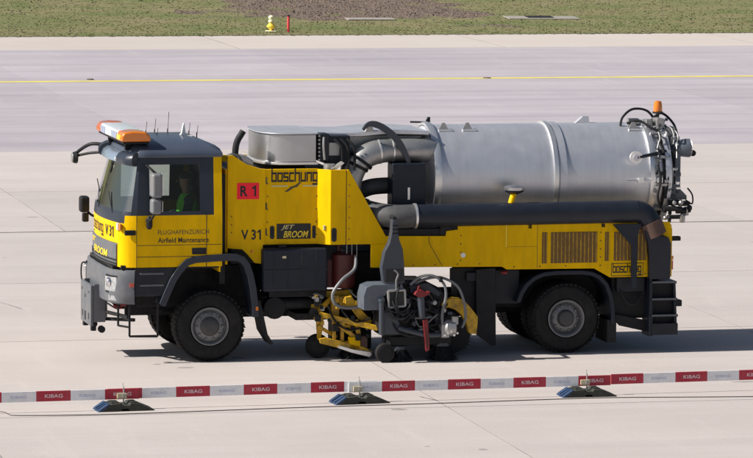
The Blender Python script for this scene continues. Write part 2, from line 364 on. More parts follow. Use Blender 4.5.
# grass field beyond the pavement, with a bare patch
gm = bpy.data.materials.new('turf'); gm.use_nodes = True; nt = gm.node_tree; n = nt.nodes; l = nt.links; b = n['Principled BSDF']; b.inputs['Roughness'].default_value = 0.9
b.inputs['Specular IOR Level'].default_value = 0.15
att = n.new('ShaderNodeAttribute'); att.attribute_name = 'tone'; l.new(att.outputs['Color'], b.inputs['Base Color']); MATS['blades'] = gm
cx = n.new('ShaderNodeCombineXYZ'); cx.inputs[2].default_value = 1; gg = n.new('ShaderNodeNewGeometry'); va = n.new('ShaderNodeVectorMath'); va.operation = 'MULTIPLY_ADD'; va.inputs[1].default_value = (.35, .35, .35); l.new(gg.outputs['Normal'], va.inputs[0]); l.new(cx.outputs[0], va.inputs[2]); l.new(va.outputs[0], b.inputs['Normal'])
tm = bpy.data.materials.new('turfbase'); tm.use_nodes = True; nt = tm.node_tree; n = nt.nodes; l = nt.links; b = n['Principled BSDF']; b.inputs['Roughness'].default_value = 0.95
b.inputs['Specular IOR Level'].default_value = 0.1
g = n.new('ShaderNodeNewGeometry')
def gnoise(sc, det, ro):
    z = n.new('ShaderNodeTexNoise'); z.inputs['Scale'].default_value = sc; z.inputs['Detail'].default_value = det; z.inputs['Roughness'].default_value = ro; l.new(g.outputs['Position'], z.inputs['Vector']); return z.outputs['Fac']
def gmix(f, lo, hi, A, B, amt=1.0):
    r = n.new('ShaderNodeMapRange'); r.inputs['From Min'].default_value = lo; r.inputs['From Max'].default_value = hi; r.inputs['To Max'].default_value = amt; l.new(f, r.inputs['Value'])
    x = n.new('ShaderNodeMix'); x.data_type = 'RGBA'; l.new(r.outputs[0], x.inputs['Factor'])
    for k_, v_ in (('A', A), ('B', B)):
        if isinstance(v_, tuple): x.inputs[k_].default_value = (*v_, 1)
        else: l.new(v_, x.inputs[k_])
    return x.outputs['Result']
gc = gmix(gnoise(.28, 6, .65), .38, .62, (.120, .150, .052), (.205, .180, .095))
gc = gmix(gnoise(1.3, 7, .75), .48, .72, gc, (.27, .225, .15), .8)
gc = gmix(gnoise(3.5, 6, .75), .52, .75, gc, (.070, .085, .032), .55)
gc = gmix(gnoise(9, 5, .8), .5, .8, gc, (.30, .28, .18), .5)
l.new(gc, b.inputs['Base Color']); MATS['turfbase'] = tm
field = sheet('grass_field', -3000, 3000, GRASS_V, 5000, 0.0, 'turfbase')
mb = MB(); a1 = GRASS_V + 0.10; K = 900
for i_ in range(K + 1):
    u_ = -30 + 90 * i_ / K; mb.v += [uvw(u_, GRASS_V - .02 - random.random() ** 3 * .35, .004), uvw(u_, a1 + random.random() * .1, .008)]
for i_ in range(K): mb.f.append((2 * i_, 2 * i_ + 2, 2 * i_ + 3, 2 * i_ + 1)); mb.mi.append(0)
mat('edgesoil', (.075, .070, .040), .95, var=.4, scale=2)
o = mb.build('pavement_edge', 'edgesoil', apron, smooth=False)
mat('soil', (0.130, 0.092, 0.068), 0.95, var=0.35, scale=2.5, dirt=(0.21, 0.165, 0.14), dirt_amt=0.7, dirt_scale=3, bump=0.4, bscale=8)
def soil_amt(x, y):
    """how bare the ground is at a world point"""
    e = 0
    for (cx, cy, rx, ry, w) in ((-1.3, 97.5, 4.6, 8.5, 1.0), (1.8, 93.5, 2.6, 3.2, .9), (-7.5, 93.0, 2.2, 2.2, .55), (4.0, 86.5, 1.5, 1.2, .6), (-4.5, 91, 2, 2.5, .5), (13.5, 101, 3, 4, .5)):
        d = ((x - cx) / rx) ** 2 + ((y - cy) / ry) ** 2; e = np.maximum(e, w * np.clip(1.55 - d, 0, 1))
    wob = 0.5 + 0.25 * np.sin(x * 1.9 + np.sin(y * .9) * 1.7) + 0.25 * np.sin(y * .8 + x * .7)
    return e * (0.65 + 0.5 * wob)
# clods of the bare patch: one uneven sheet
nx, ny = 300, 150; xs = np.linspace(-7.5, 5.5, nx); ys = np.linspace(86, 107, ny); mb = MB(); vs = []
hz = rng.random((ny, nx)) * (0.4 + 0.6 * rng.random((ny, 1)))
for j in range(ny):
    for i in range(nx):
        s_ = float(soil_amt(xs[i], ys[j])); vs.append((xs[i] + rng.normal(0, .02), ys[j] + rng.normal(0, .05), (min(s_, 1.1) - .62 + .22 * math.sin(xs[i] * 2.3 + 1.1 * math.sin(ys[j] * .8)) * math.sin(ys[j] * 1.1 + xs[i]) + rng.normal(0, .12)) * .06 + (hz[j, i] ** 4) * 0.05 * min(1, s_ * 1.3)))
mb.add(vs, [(j * nx + i, j * nx + i + 1, (j + 1) * nx + i + 1, (j + 1) * nx + i) for j in range(ny - 1) for i in range(nx - 1)])
o = mb.build('bare_soil', 'soil', smooth=False); tag(o, 'rough brown bare soil patch in the grass beyond the taxiway', 'soil', kind='stuff')
N = 60000
u = rng.uniform(-16, 48, N); v = GRASS_V + 0.02 + (rng.random(N) ** 1.15) * 29
px = u * math.cos(RW) - v * math.sin(RW); py = u * math.sin(RW) + v * math.cos(RW)
keep = (np.abs(px) < 17.5) & (rng.random(N) > soil_amt(px, py) * 0.93)
px, py, vv = px[keep], py[keep], v[keep]; N = len(px)
h = rng.uniform(.012, .034, N) * (1 + .3 * (np.sin(px * 1.3) * np.sin(py * .7) > .3)); w = rng.uniform(.012, .038, N); an = rng.uniform(0, math.pi, N)
lx = rng.normal(0, .06, N); ly = rng.normal(0, .06, N)
V = np.zeros((N, 3, 3)); V[:, 0] = np.stack([px - np.cos(an) * w, py - np.sin(an) * w, np.zeros(N)], 1); V[:, 1] = np.stack([px + np.cos(an) * w, py + np.sin(an) * w, np.zeros(N)], 1)
V[:, 2] = np.stack([px + lx, py + ly, h], 1)
me = bpy.data.meshes.new('grass'); me.vertices.add(3 * N); me.vertices.foreach_set('co', V.ravel()); me.loops.add(3 * N); me.loops.foreach_set('vertex_index', np.arange(3 * N))
me.polygons.add(N); me.polygons.foreach_set('loop_start', np.arange(0, 3 * N, 3)); me.polygons.foreach_set('loop_total', np.full(N, 3)); me.update()
pat = 0.5 + 0.28 * np.sin(px * .8 + 1.3 * np.sin(py * .45)) + 0.22 * np.sin(py * .9 + px * .35) + rng.normal(0, .25, N)
pat = np.clip(pat + 0.35 * np.clip((vv - GRASS_V - 9) / 12, 0, 1) - .15, 0, 1)[:, None]
colr = (1 - pat) * np.array([.125, .160, .052]) + pat * np.array([.26, .225, .135]); colr *= rng.uniform(.7, 1.25, (N, 1))
ca = me.color_attributes.new('tone', 'FLOAT_COLOR', 'POINT'); ca.data.foreach_set('color', np.repeat(np.concatenate([colr, np.ones((N, 1))], 1), 3, axis=0).ravel())
me.materials.append(MATS['blades'])
gr = bpy.data.objects.new('grass', me); COL.objects.link(gr); tag(gr, 'short green and straw coloured grass beyond the taxiway', 'grass', kind='stuff')

# ------------------------------------------------------------------ the truck
TH = R(13.8)
T = empty('sweeper_truck', (-2.8433, -0.58165, 0), TH)
tag(T, 'yellow airport jet sweeper truck with a grey steel debris tank, parked on the concrete', 'truck')
def one(parent, mp, h, m):
    w_ = h * .17; pts = [(h * .22, 0), (h * .22 + w_, 0), (h * .22 + w_, h), (h * .26, h), (0, h * .80), (0, h * .64), (h * .22, h * .76)]
    mb = MB(); mb.add([mp(*p) for p in pts], [tuple(range(7))]); return mb.build('lettering', m, parent, smooth=False)
def clamp(x, a=0., b=1.): return max(a, min(b, x))

# --- wheels
def tyre(mb, r, w, y0):
    """lathe about y; y0 = outer face"""
    p = [(y0 + .06, .300), (y0 + .012, .315), (y0 + .004, .36), (y0, .43), (y0 + .012, .49), (y0 + .035, r - .035), (y0 + .055, r - .012), (y0 + .075, r)]
    q = [(2 * (y0 + w / 2) - t, rr) for t, rr in p[::-1]]
    mid = []
    for gx in (.30, .5, .70):
        yg = y0 + w * gx; mid += [(yg - .014, r), (yg - .008, r - .016), (yg + .008, r - .016), (yg + .014, r)]
    mb.lathe(p + mid + q, (0, 0, 0), 'y', 64, cap=False)
    # shoulder lugs
    for k in range(44):
        a = 2 * math.pi * k / 44; ca_, sa_ = math.cos(a), math.sin(a)
        for yy in (y0 + .045, y0 + w - .045):
            c = Vector((sa_ * (r - .012), yy, ca_ * (r - .012)))
            mb.obox(c, (ca_, 0, -sa_), (0, 1, 0), (sa_, 0, ca_), .026, .028, .011)
def wheel(kind, loc, flip):
    e = empty('wheel', loc, math.pi if flip else 0, T)
    mb = MB(); tyre(mb, .553, .345, -.175)
    mb.build('tyre', 'rubber', e, angle=28)
    if kind == 'rear':
        mb = MB(); tyre(mb, .553, .33, .215); mb.build('tyre', 'rubber', e, angle=28)
    y = -.175
    mb = MB()
    if kind == 'front':
        mb.lathe([(y + .07, .285), (y - .002, .298), (y - .006, .285), (y + .005, .268), (y + .055, .255), (y + .060, .245)], (0,0,0), 'y', 48, cap=False)
        mb.lathe([(y + .060, .245), (y + .035, .225), (y + .015, .17), (y + .015, .05)], (0,0,0), 'y', 48, cap=False)
        hub = [(y + .02, .150), (y - .015, .148), (y - .045, .120), (y - .055, .09), (y - .057, 0.001)]; rb, yb = .205, y + .022
    else:
        mb.lathe([(y + .07, .285), (y - .002, .298), (y - .006, .285), (y + .01, .265), (y + .085, .245), (y + .10, .235)], (0,0,0), 'y', 48, cap=False)
        mb.lathe([(y + .10, .235), (y + .075, .215), (y + .05, .17), (y + .05, .05)], (0,0,0), 'y', 48, cap=False)
        hub = [(y + .06, .140), (y + .02, .135), (y - .015, .11), (y - .02, .09), (y - .022, 0.001)]; rb, yb = .198, y + .065
    mb.build('rim', 'rimgrey', e, angle=35)
    hb = MB().lathe(hub, (0,0,0), 'y', 36, cap=False).build('hub', 'hub', e)
    me = None
    for k in range(10):
        a = 2 * math.pi * (k + .5) / 10
        o = MB().lathe([(.01, .021), (-.022, .021), (-.030, .014)], (0,0,0), 'y', 6).build('wheel_nut', 'rimgrey', None, smooth=False) if me is None else bpy.data.objects.new('wheel_nut', me)
        if me is not None: COL.objects.link(o)
        me = o.data; o.parent = e; o.location = (rb * math.sin(a), yb, rb * math.cos(a))
    for k in range(10):                                  # hand holes in the disc
        a = 2 * math.pi * k / 10
        MB().lathe([(.004, .030), (-.003, .030)], ((.148 if kind == 'rear' else .160) * math.sin(a), yb + .0015, (.148 if kind == 'rear' else .160) * math.cos(a)), 'y', 10).build('hand_hole', 'ink', e)
    return e
wheel('front', (0, -0.995, .553), False); wheel('front', (0, .995, .553), True)
wheel('rear', (5.74, -0.985, .553), False); wheel('rear', (5.74, .985, .553), True)

# --- chassis
for y in (-.42, .42):
    MB().box(-1.2, 7.3, y - .04, y + .04, .66, .90).build('chassis_rail', 'chassis', T, bevel=.01)
for x in (-.9, .6, 1.5, 2.6, 4.4, 6.6, 7.2): MB().box(x - .05, x + .05, -.38, .38, .70, .86).build('cross_member', 'chassis', T)
for x, n_ in ((0, 'front_axle'), (5.74, 'rear_axle')):
    mb = MB(); mb.tube([(x, -.9, .553), (x, .9, .553)], .075, 14); mb.lathe([(-.2, .09), (-.14, .2), (.14, .2), (.2, .09)], (x, 0, .55), 'x', 20)
    mb.build(n_, 'chassis', T)
    for y in (-.44, .44):
        mb = MB()
        for k in range(3): mb.prism([(x - .75 + .12 * k, .74 - .028 * k), (x, .64 - .028 * k), (x + .75 - .12 * k, .74 - .028 * k), (x + .75 - .12 * k, .765 - .028 * k), (x, .665 - .028 * k), (x - .75 + .12 * k, .765 - .028 * k)], y - .05, y + .05)
        mb.build('leaf_spring', 'chassis', T, smooth=False)
MB().tube([(.1, 0, .6), (5.6, 0, .58)], .055, 12).build('drive_shaft', 'chassis', T)
# --- engine block behind and under the cab
MB().box(-1.05, .95, -.5, .5, .78, 1.46).build('engine_block', 'chassis', T, bevel=.05)

# --- cab shell as a grid of cells
def wz(z): return 1.25 - .08 * clamp((z - 2.25) / .95)
def xf(z): return -1.53 + .27 * clamp((z - 2.25) / .95)
def xa(z): return -1.17 + .05 * clamp((z - 2.25) / .95)
def ring(z):
    w, f, a = wz(z), xf(z), xa(z); c = f + .10; q = w - .22; pts = []
    for x in (.17, .04, -.076, -.18, -.58, -.967): pts.append((x, -w))
    pts.append((a, -w))
    for ph in (22.5, 45, 67.5, 90): pts.append((a + (c - a) * math.sin(R(ph)), -(w - .22 * (1 - math.cos(R(ph))))))
    for fr in (.75, .5, .25): pts.append((f + .10 * fr * fr, -q * fr))
    pts.append((f, 0))
    return pts + [(x, -y) for x, y in pts[-2::-1]]
ROWS = [1.50, 1.66, 1.86, 2.18, 2.30, 2.36, 3.08, 3.19]
GRID = [ring(z) for z in ROWS]; NC = len(GRID[0])
def cells(sel, sub=1):
    mb = MB(); seen = {}
    def vid(r, c):
        if (r, c) not in seen: seen[(r, c)] = len(mb.v); mb.v.append((*GRID[r][c], ROWS[r]))
        return seen[(r, c)]
    for r, c in sel:
        cc = c if c >= 0 else NC - 1 + c
        mb.f.append((vid(r, c), vid(r + 1, c), vid(r + 1, c + 1), vid(r, c + 1))); mb.mi.append(0)
    return mb
def far(c): return NC - 2 - c
def both(sel): return sel + [(r, far(c)) for r, c in sel]
RR = range
def two(sel, *a, **k):
    for q in (sel, [(r, far(c)) for r, c in sel]): cells(q).build(*a, **k)
two([(r, 0) for r in RR(7)] + [(r, 1) for r in RR(4)], 'cab_side_panel', 'yellow', T, solid=.03, angle=50)
two([(r, 1) for r in RR(4, 7)], 'rear_pillar', 'slate', T, solid=.03, angle=50)
for sgn in (0, 1):
    fx = (lambda s: s) if sgn == 0 else (lambda s: [(r, far(c)) for r, c in s])
    d = cells(fx([(r, c) for r in RR(4) for c in RR(2, 6)])).build('door', 'yellow', T, solid=.03, angle=50)
    cells(fx([(r, c) for r in RR(4, 7) for c in RR(2, 6) if not (r == 5 and c in (3, 4))])).build('window_frame', 'slate', d, solid=.03, angle=50)
    cells(fx([(5, 3), (5, 4)])).build('door_window', 'sideglass', d)
    if sgn == 0: DOOR = d
two([(r, c) for r in RR(4) for c in (6, 7)] + [(r, c) for r in RR(3) for c in (8, 9)], 'corner_panel', 'yellow', T, solid=.03, angle=60)
two([(r, 6) for r in RR(4, 7)], 'windscreen_pillar', 'slate', T, solid=.03, angle=60)
FP = cells([(2, c) for c in RR(10, far(10) + 1)]).build('front_panel', 'yellow', T, solid=.03, angle=60)
cells(both([(3, c) for c in (8, 9)]) + [(3, c) for c in RR(10, far(10) + 1)] + [(4, c) for c in RR(7, far(7) + 1)]).build('windscreen_cowl', 'slate', T, solid=.03, angle=60)
WS = cells([(5, c) for c in RR(7, far(7) + 1)]).build('windscreen', 'glass', T, angle=60)
cells([(6, c) for c in RR(7, far(7) + 1)]).build('windscreen_header', 'slate', T, solid=.03, angle=60)
MB().box(.135, .168, -1.16, 1.16, 1.40, 3.19).build('cab_rear_wall', 'yellow', T, bevel=.01)
MB().box(-1.40, .13, -1.2, 1.2, 1.47, 1.53).build('cab_floor', 'black', T)
MB().box(.118, .132, -1.14, 1.14, 1.53, 3.17).build('cab_lining', 'plastic', T)
# roof dome
mb = MB(); base = ring(3.19); base[0] = (.175, base[0][1]); base[-1] = (.175, base[-1][1])
lev = [(1.012, 3.188), (1.02, 3.215), (1.005, 3.26), (.96, 3.315), (.88, 3.36), (.74, 3.40), (.5, 3.43), (.2, 3.445)]
for s_, z in lev:
    for x, y in base: mb.v.append((-.5 + (x + .5) * s_, y * s_, z))
nb = len(base)
for i in range(len(lev) - 1):
    for k in range(nb):
        k2 = (k + 1) % nb; mb.f.append((i * nb + k, (i + 1) * nb + k, (i + 1) * nb + k2, i * nb + k2)); mb.mi.append(0)
mb.f.append(tuple(range((len(lev) - 1) * nb + nb - 1, (len(lev) - 1) * nb - 1, -1))); mb.mi.append(0)
mb.f.append(tuple(range(nb))); mb.mi.append(0)
ROOF = mb.build('cab_roof', 'roofslate', T, angle=55)
# sun visor, swept round the front of the roof
def sweep_visor(c0, c1, prof, name, m):
    base = ring(3.14); mb = MB(); k = len(prof)
    idx = list(range(c0, c1 + 1))
    for j, i in enumerate(idx):
        a = Vector(base[max(i - 1, 0)]); b_ = Vector(base[min(i + 1, NC - 1)]); t = (b_ - a).normalized(); nrm = Vector((t.y, -t.x))
        if nrm.x > 0.3: nrm = -nrm
        p = Vector(base[i]); end = {6: .12, 7: .62, 8: .92}.get(min(i, NC - 1 - i), 1.0)
        for (d_, z) in prof: mb.v.append((p.x + nrm.x * d_ * end, p.y + nrm.y * d_ * end, z))
    for j in range(len(idx) - 1):
        for q in range(k): q2 = (q + 1) % k; mb.f.append((j * k + q, j * k + q2, (j + 1) * k + q2, (j + 1) * k + q)); mb.mi.append(0)
    mb.f.append(tuple(range(k - 1, -1, -1))); mb.f.append(tuple((len(idx) - 1) * k + q for q in range(k))); mb.mi += [0, 0]
    return mb.build(name, m, T, angle=40)
bulge = [(.0, 3.26), (.07, 3.265), (.14, 3.235), (.185, 3.18), (.19, 3.12), (.165, 3.075), (.10, 3.06), (.0, 3.10)]
sweep_visor(6, 11, bulge, 'visor_end', 'slate'); sweep_visor(far(11) + 1, NC - 7, bulge, 'visor_end', 'slate')
mat('visor', (0.22, 0.27, 0.34), 0.2, coat=0.6)
sweep_visor(11, far(11) + 1, [(.0, 3.22), (.05, 3.22), (.12, 3.17), (.15, 3.09), (.13, 3.085), (.03, 3.16)], 'sun_visor', 'visor')
MB().lathe([(-.012, .024), (.0, .026), (.01, .02)], (-1.455, -.98, 3.165), 'x', 12).build('marker_lamp', 'clearlens', T)
# light bar
LB = MB().box(-1.36, -.95, -1.10, 1.02, 3.395, 3.43).build('light_bar', 'black', T, bevel=.012)
for y0, y1, n_, m in ((-1.14, -.68, 'amber_lamp', 'amber'), (.74, 1.06, 'end_lamp', 'amberdull')):
    mb = MB(); ps = [(-1.40, 3.43), (-1.39, 3.51), (-1.35, 3.575), (-1.20, 3.595), (-1.00, 3.58), (-.94, 3.52), (-.92, 3.43)]
    mb.prism(ps, y0, y1); mb.build(n_, m, LB, bevel=.035, seg=3)
MB().box(-1.402, -1.392, -.98, -.80, 3.455, 3.53).build('flash_tube', 'amberlit', LB, bevel=.002)
mb = MB(); mb.prism([(-1.375, 3.43), (-1.37, 3.565), (-1.34, 3.58), (-.98, 3.58), (-.945, 3.43)], -.675, .735); mb.build('bar_housing', 'clearlens', LB, bevel=.012)
for y0, y1 in ((-.65, -.46), (-.43, -.24), (.34, .50), (.53, .70)):
    MB().box(-1.388, -1.368, y0, y1, 3.445, 3.545).build('front_lens', 'bluelens', LB, bevel=.006)
MB().box(-1.386, -1.368, -.16, .28, 3.445, 3.545).build('front_lens', 'white', LB, bevel=.006)
for y in (-.7, .7): MB().box(-1.26, -1.10, y - .05, y + .05, 3.27, 3.41).build('bar_bracket', 'black', LB)
# antennas and fin on the roof
for (x, y, hgt) in ((-.55, .55, .22), (-.38, .35, .34), (-.05, .30, .17), (.02, .02, .15), (-.75, .25, .2), (-.62, .0, .12)):
    mb = MB().tube([(x, y, 3.36), (x, y, 3.44 + hgt * .2)], .009, 6); mb.tube([(x, y, 3.40), (x + .02, y, 3.43 + hgt)], .004, 6)
    mb.build('whip_antenna', 'black', T)
mb = MB(); mb.prism([(-.30, 3.40), (-.235, 3.46), (-.205, 3.62), (-.185, 3.62), (-.165, 3.46), (-.09, 3.40)], -.03, .03); mb.box(-.33, -.06, -.06, .06, 3.39, 3.425)
mb.build('antenna_fin', 'white', T, bevel=.012)
# door detail
yd = -1.2535
def side(x0, z0, y=yd): return lambda u, v, e=0.0: (x0 + u, y - e, z0 + v)
MB().box(-.305, -.085, -1.262, -1.245, 1.69, 1.79).build('door_handle', 'black', DOOR, bevel=.006)
MB().box(-.27, -.12, -1.272, -1.26, 1.735, 1.775).build('handle_grip', 'plastic', DOOR, bevel=.005)
mb = MB(); mb.box(-.081, -.071, -1.2535, -1.24, 1.50, 2.30); mb.box(-1.175, -.076, -1.2535, -1.24, 1.657, 1.665); mb.box(-1.175, .165, -1.2535, -1.24, 1.836, 1.843); mb.box(-1.176, -1.168, -1.2535, -1.24, 1.50, 2.30)
mb.build('door_gap', 'ink', DOOR, smooth=False)
lettering('FLUGHAFENZÜRICH', DOOR, side(-.84, 2.005), 'inkgrey', .80, .085, spacing=1.05)
lettering('Airfield Maintenance', DOOR, side(-.84, 1.875), 'ink', .80, .082, bold=.012)
# sill trim and step below the door
mb = MB(); mb.prism([(-1.20, 1.50), (-.40, 1.50), (-.40, 1.44), (-.58, 1.30), (-.72, 1.05), (-1.20, 1.05)], -1.235, -1.0); mb.build('sill_panel', 'plastic', T, bevel=.015)
mb = MB(); mb.prism([(-1.20, 1.50), (-.40, 1.50), (-.40, 1.44), (-.58, 1.30), (-.72, 1.05), (-1.20, 1.05)], 1.0, 1.235); mb.build('sill_panel', 'plastic', T, bevel=.015)
for z in (1.42, 1.24): MB().box(-1.12, -.74, -1.245, -1.14, z - .035, z - .005).build('cab_step', 'greyplastic', T, bevel=.008)
# hanging step frame below the door
mb = MB()
for p in ([(-1.27, -1.2, .98), (-1.27, -1.2, .43)], [(-.83, -1.2, .98), (-.83, -1.2, .42)], [(-1.27, -1.2, .43), (-.83, -1.2, .42)], [(-1.42, -1.05, .98), (-1.42, -1.05, .58)], [(-1.42, -1.05, .585), (-1.27, -1.18, .57)]): mb.bar(p[0], p[1], .022, .03)
mb.build('step_frame', 'chassis', T)
MB().box(-1.25, -.85, -1.22, -1.14, .42, .44).build('step_tread', 'chassis', T)
# bumper
mb = MB(); rg = [(-1.20, -1.255), (-1.32, -1.235), (-1.45, -1.16), (-1.53, -1.03), (-1.575, -.7), (-1.59, 0), (-1.575, .7), (-1.53, 1.03), (-1.45, 1.16), (-1.32, 1.235), (-1.20, 1.255)]
zs = [(.93, -.02), (.955, .015), (1.10, .025), (1.30, .02), (1.44, .0), (1.46, -.03)]
for z, o_ in zs:
    for x, y in rg: mb.v.append((x - o_ * (1 if x < -1.3 else .3), y * (1 + o_ * .4), z))
k = len(rg)
for i in range(len(zs) - 1):
    for j in range(k - 1): mb.f.append((i * k + j, (i + 1) * k + j, (i + 1) * k + j + 1, i * k + j + 1)); mb.mi.append(0)
BUMP = mb.build('bumper', 'greyplastic', T, solid=.06, angle=40)
def on_bumper(y):  # x of the bumper skin
    for (x0, y0), (x1, y1) in zip(rg[:-1], rg[1:]):
        if y0 <= y <= y1: return x0 + (x1 - x0) * (y - y0) / (y1 - y0)
for s_ in (-1, 1):
    hp = [(on_bumper(y) - .028, y) for y in (s_ * .86, s_ * 1.0, s_ * 1.10, s_ * 1.17)]
    if s_ > 0: hp = [(on_bumper(y) - .028, y) for y in (.86, 1.0, 1.10, 1.17)]
    for nm, m, z0, z1, o_, i0, i1 in (('headlight', 'black', 1.09, 1.37, .0, 0, 3), ('headlight_glass', 'lensglass', 1.125, 1.345, .010, 0, 3), ('fog_lamp', 'lensglass', .985, 1.06, .004, 1, 3)):
        mb = MB(); q = hp[i0:i1 + 1]; sh = .018 if nm == 'headlight_glass' else 0
        for (x, y) in q: mb.v += [(x - o_, y - (sh * s_ * 0), z0), (x - o_, y, z1)]
        for j in range(len(q) - 1):
            f_ = (2 * j, 2 * j + 1, 2 * j + 3, 2 * j + 2); mb.f.append(f_ if s_ > 0 else f_[::-1]); mb.mi.append(0)
        mb.build(nm, m, BUMP, solid=.02)
    MB().lathe([(-.02, .06), (0, .075), (.02, .08)], (on_bumper(s_ * 1.0) - .035, s_ * 1.0, 1.26), 'x', 20).build('headlight_reflector', 'chrome', BUMP)
    MB().box(-1.225 - .06, -1.215, s_ * 1.27 - .008, s_ * 1.27 + .008, 1.20, 1.26).build('side_marker', 'redlens', BUMP, bevel=.004)
# grille
mb = MB(); gz = [(1.49, .02), (1.52, -.015), (1.83, -.015), (1.855, .01)]; gy = [-1.02, -.8, -.5, -.25, 0, .25, .5, .8, 1.02]
for z, o_ in gz:
    for y in gy: mb.v.append((-1.535 + .10 * (y / 1.03) ** 2 + o_, y, z))
k = len(gy)
for i in range(len(gz) - 1):
    for j in range(k - 1): mb.f.append((i * k + j, (i + 1) * k + j, (i + 1) * k + j + 1, i * k + j + 1)); mb.mi.append(0)
GR = mb.build('grille', 'greyplastic', T, solid=.04, angle=30)
for z in (1.545, 1.60):
    mb = MB()
    for a, c in zip(gy[:-1], gy[1:]):
        mb.bar((-1.555 + .10 * (a / 1.03) ** 2, a, z), (-1.555 + .10 * (c / 1.03) ** 2, c, z), .012, .02)
    mb.build('slat', 'black', GR)
def front(y0, z0, off): return lambda u, v, e=0.0: (-1.535 + .10 * ((y0 - u) / 1.03) ** 2 - off - e, y0 - u, z0 + v)
lettering('JET', GR, front(.66, 1.735, .020), 'inkyellow', .46, .10, bold=.02, shear=.25)
lettering('BROOM', GR, front(.36, 1.60, .020), 'inkyellow', 1.0, .12, bold=.02, shear=.2)
square_letters('boschung', FP, front(.62, 1.925, .004), 'ink', .92, .20, .22)
mb = MB(); mb.add([front(.64, 1.90, .005)(u_, v_) for u_, v_ in ((0, 0), (.96, 0), (.96, .016), (0, .016))], [(0, 1, 2, 3)]); mb.build('underline', 'ink', FP, smooth=False)
lettering('V 3', FP, front(-.46, 1.94, .004), 'ink', .31, .17, bold=.02); one(FP, front(-.80, 1.94, .004), .17, 'ink')
MB().box(-1.50, -1.30, -.98, .98, 1.43, 1.50).build('grille_gap', 'ink', T)
# plough plate on the front
mb = MB(); mb.box(-1.74, -1.69, -.42, .45, .50, 1.14); mb.box(-1.69, -1.50, -.42, -.38, .56, 1.16); mb.box(-1.69, -1.50, .40, .44, .56, 1.16); mb.box(-1.52, -1.47, -.40, .42, .62, 1.1)
PL = mb.build('plough_plate', 'greyplastic', T, bevel=.012)
for y, z, w_, h_ in ((.05, .62, .12, .14), (.28, .64, .06, .10), (-.25, .64, .06, .10), (.05, .93, .06, .05), (.32, 1.02, .04, .04), (-.28, 1.02, .04, .04)):
    MB().box(-1.744, -1.738, y - w_ / 2, y + w_ / 2, z - h_ / 2, z + h_ / 2).build('plate_slot', 'ink', PL)
for y in (-.33, .36):
    MB().box(-1.72, -1.64, y - .05, y + .05, .42, .54).build('plate_lug', 'black', PL, bevel=.01)
    MB().lathe([(-.04, .055), (.04, .055)], (-1.55, y, .44), 'y', 16).build('plate_roller', 'black', PL)
mb = MB(); mb.bar((-1.5, -.38, .72), (-1.25, -.95, .70), .04, .05); mb.bar((-1.5, -.3, .60), (-1.1, -.7, .62), .05, .05); mb.build('plate_strut', 'chassis', T)
mb = MB().tube(spline([(-1.48, -.42, .86), (-1.36, -.7, .80), (-1.32, -.9, .90), (-1.25, -1.0, .95)]), .014, 8); mb.tube(spline([(-1.48, -.40, .98), (-1.38, -.62, .84), (-1.30, -.8, .86)]), .014, 8); mb.build('hydraulic_hose', 'black', T)
for p in ((-1.37, -.86, .84), (-1.33, -1.0, .90), (-1.40, -.78, .86)): MB().lathe([(-.045, .022), (.03, .026), (.045, .016)], p, 'x', 10).build('hose_coupling', 'red', T)
MB().tube(spline([(-1.58, .82, 1.36), (-1.66, .82, 1.34), (-1.66, .82, 1.10), (-1.58, .82, 1.06)]), .012, 8).build('grab_handle', 'black', T)
# turn lamp and mirror bracket on the near corner
MB().box(-1.435, -1.395, -1.20, -1.12, 2.07, 2.18).build('turn_lamp', 'amberlit' if False else 'amber', T, bevel=.018)
MB().box(-1.455, -1.425, -1.12, -1.05, 2.07, 2.18).build('turn_lamp_lens', 'white', T, bevel=.01)
MB().box(-1.36, -1.19, -1.275, -1.235, 2.00, 2.08).build('lamp_bracket', 'black', T, bevel=.012)
# wipers
for (y0, y1) in ((-.75, .05), (.15, .85)):
    mb = MB(); mb.bar((xf(2.32) - .005 + .1 * (y0 / 1.03) ** 2, y0, 2.31), (xf(2.62) - .02, (y0 + y1) / 2, 2.60), .012, .016); mb.bar((xf(2.38) - .012 + .06, y0 + .05, 2.36), (xf(2.72) - .012, y1, 2.68), .012, .02)
    mb.build('wiper', 'black', WS)
# mirrors
def mirror_near():
    o = MB().box(-1.0, -.83, -1.60, -1.36, 2.60, 2.98).build('door_mirror', 'mirrorgrey', T, bevel=.05, seg=3)
    MB().box(-1.0, -.84, -1.58, -1.37, 2.35, 2.585).build('wide_mirror', 'mirrorgrey', o, bevel=.045, seg=3)
    for z0, z1 in ((2.64, 2.94), (2.39, 2.55)): MB().box(-.832, -.826, -1.57, -1.39, z0, z1).build('mirror_glass', 'chrome', o)
    mb = MB().tube(spline([(-1.02, -1.24, 3.08), (-1.0, -1.42, 3.05), (-.92, -1.48, 2.97)]), .018, 8); mb.build('mirror_arm', 'black', o)
    MB().tube(spline([(-1.02, -1.24, 2.22), (-.99, -1.40, 2.24), (-.92, -1.48, 2.38)]), .02, 8).build('mirror_arm', 'black', o)
    MB().lathe([(-.10, .03), (-.06, .05), (.06, .05), (.10, .02)], (-.99, -1.33, 2.20), 'z', 12).build('mirror_bracket', 'black', o)
mirror_near()
mb = MB().tube(spline([(-1.26, 1.10, 3.20), (-1.45, 1.22, 3.20), (-1.60, 1.42, 3.08), (-1.66, 1.5, 2.98)]), [.028] * 25, 8); mb.tube(spline([(-1.26, 1.10, 3.08), (-1.45, 1.3, 3.05), (-1.62, 1.45, 3.0)]), .022, 8)
o = mb.build('front_mirror', 'black', T)
MB().lathe([(-.05, .03), (-.03, .085), (.02, .10), (.04, .085)], (-1.66, 1.46, 2.97), 'x', 20).build('mirror_housing', 'black', o)
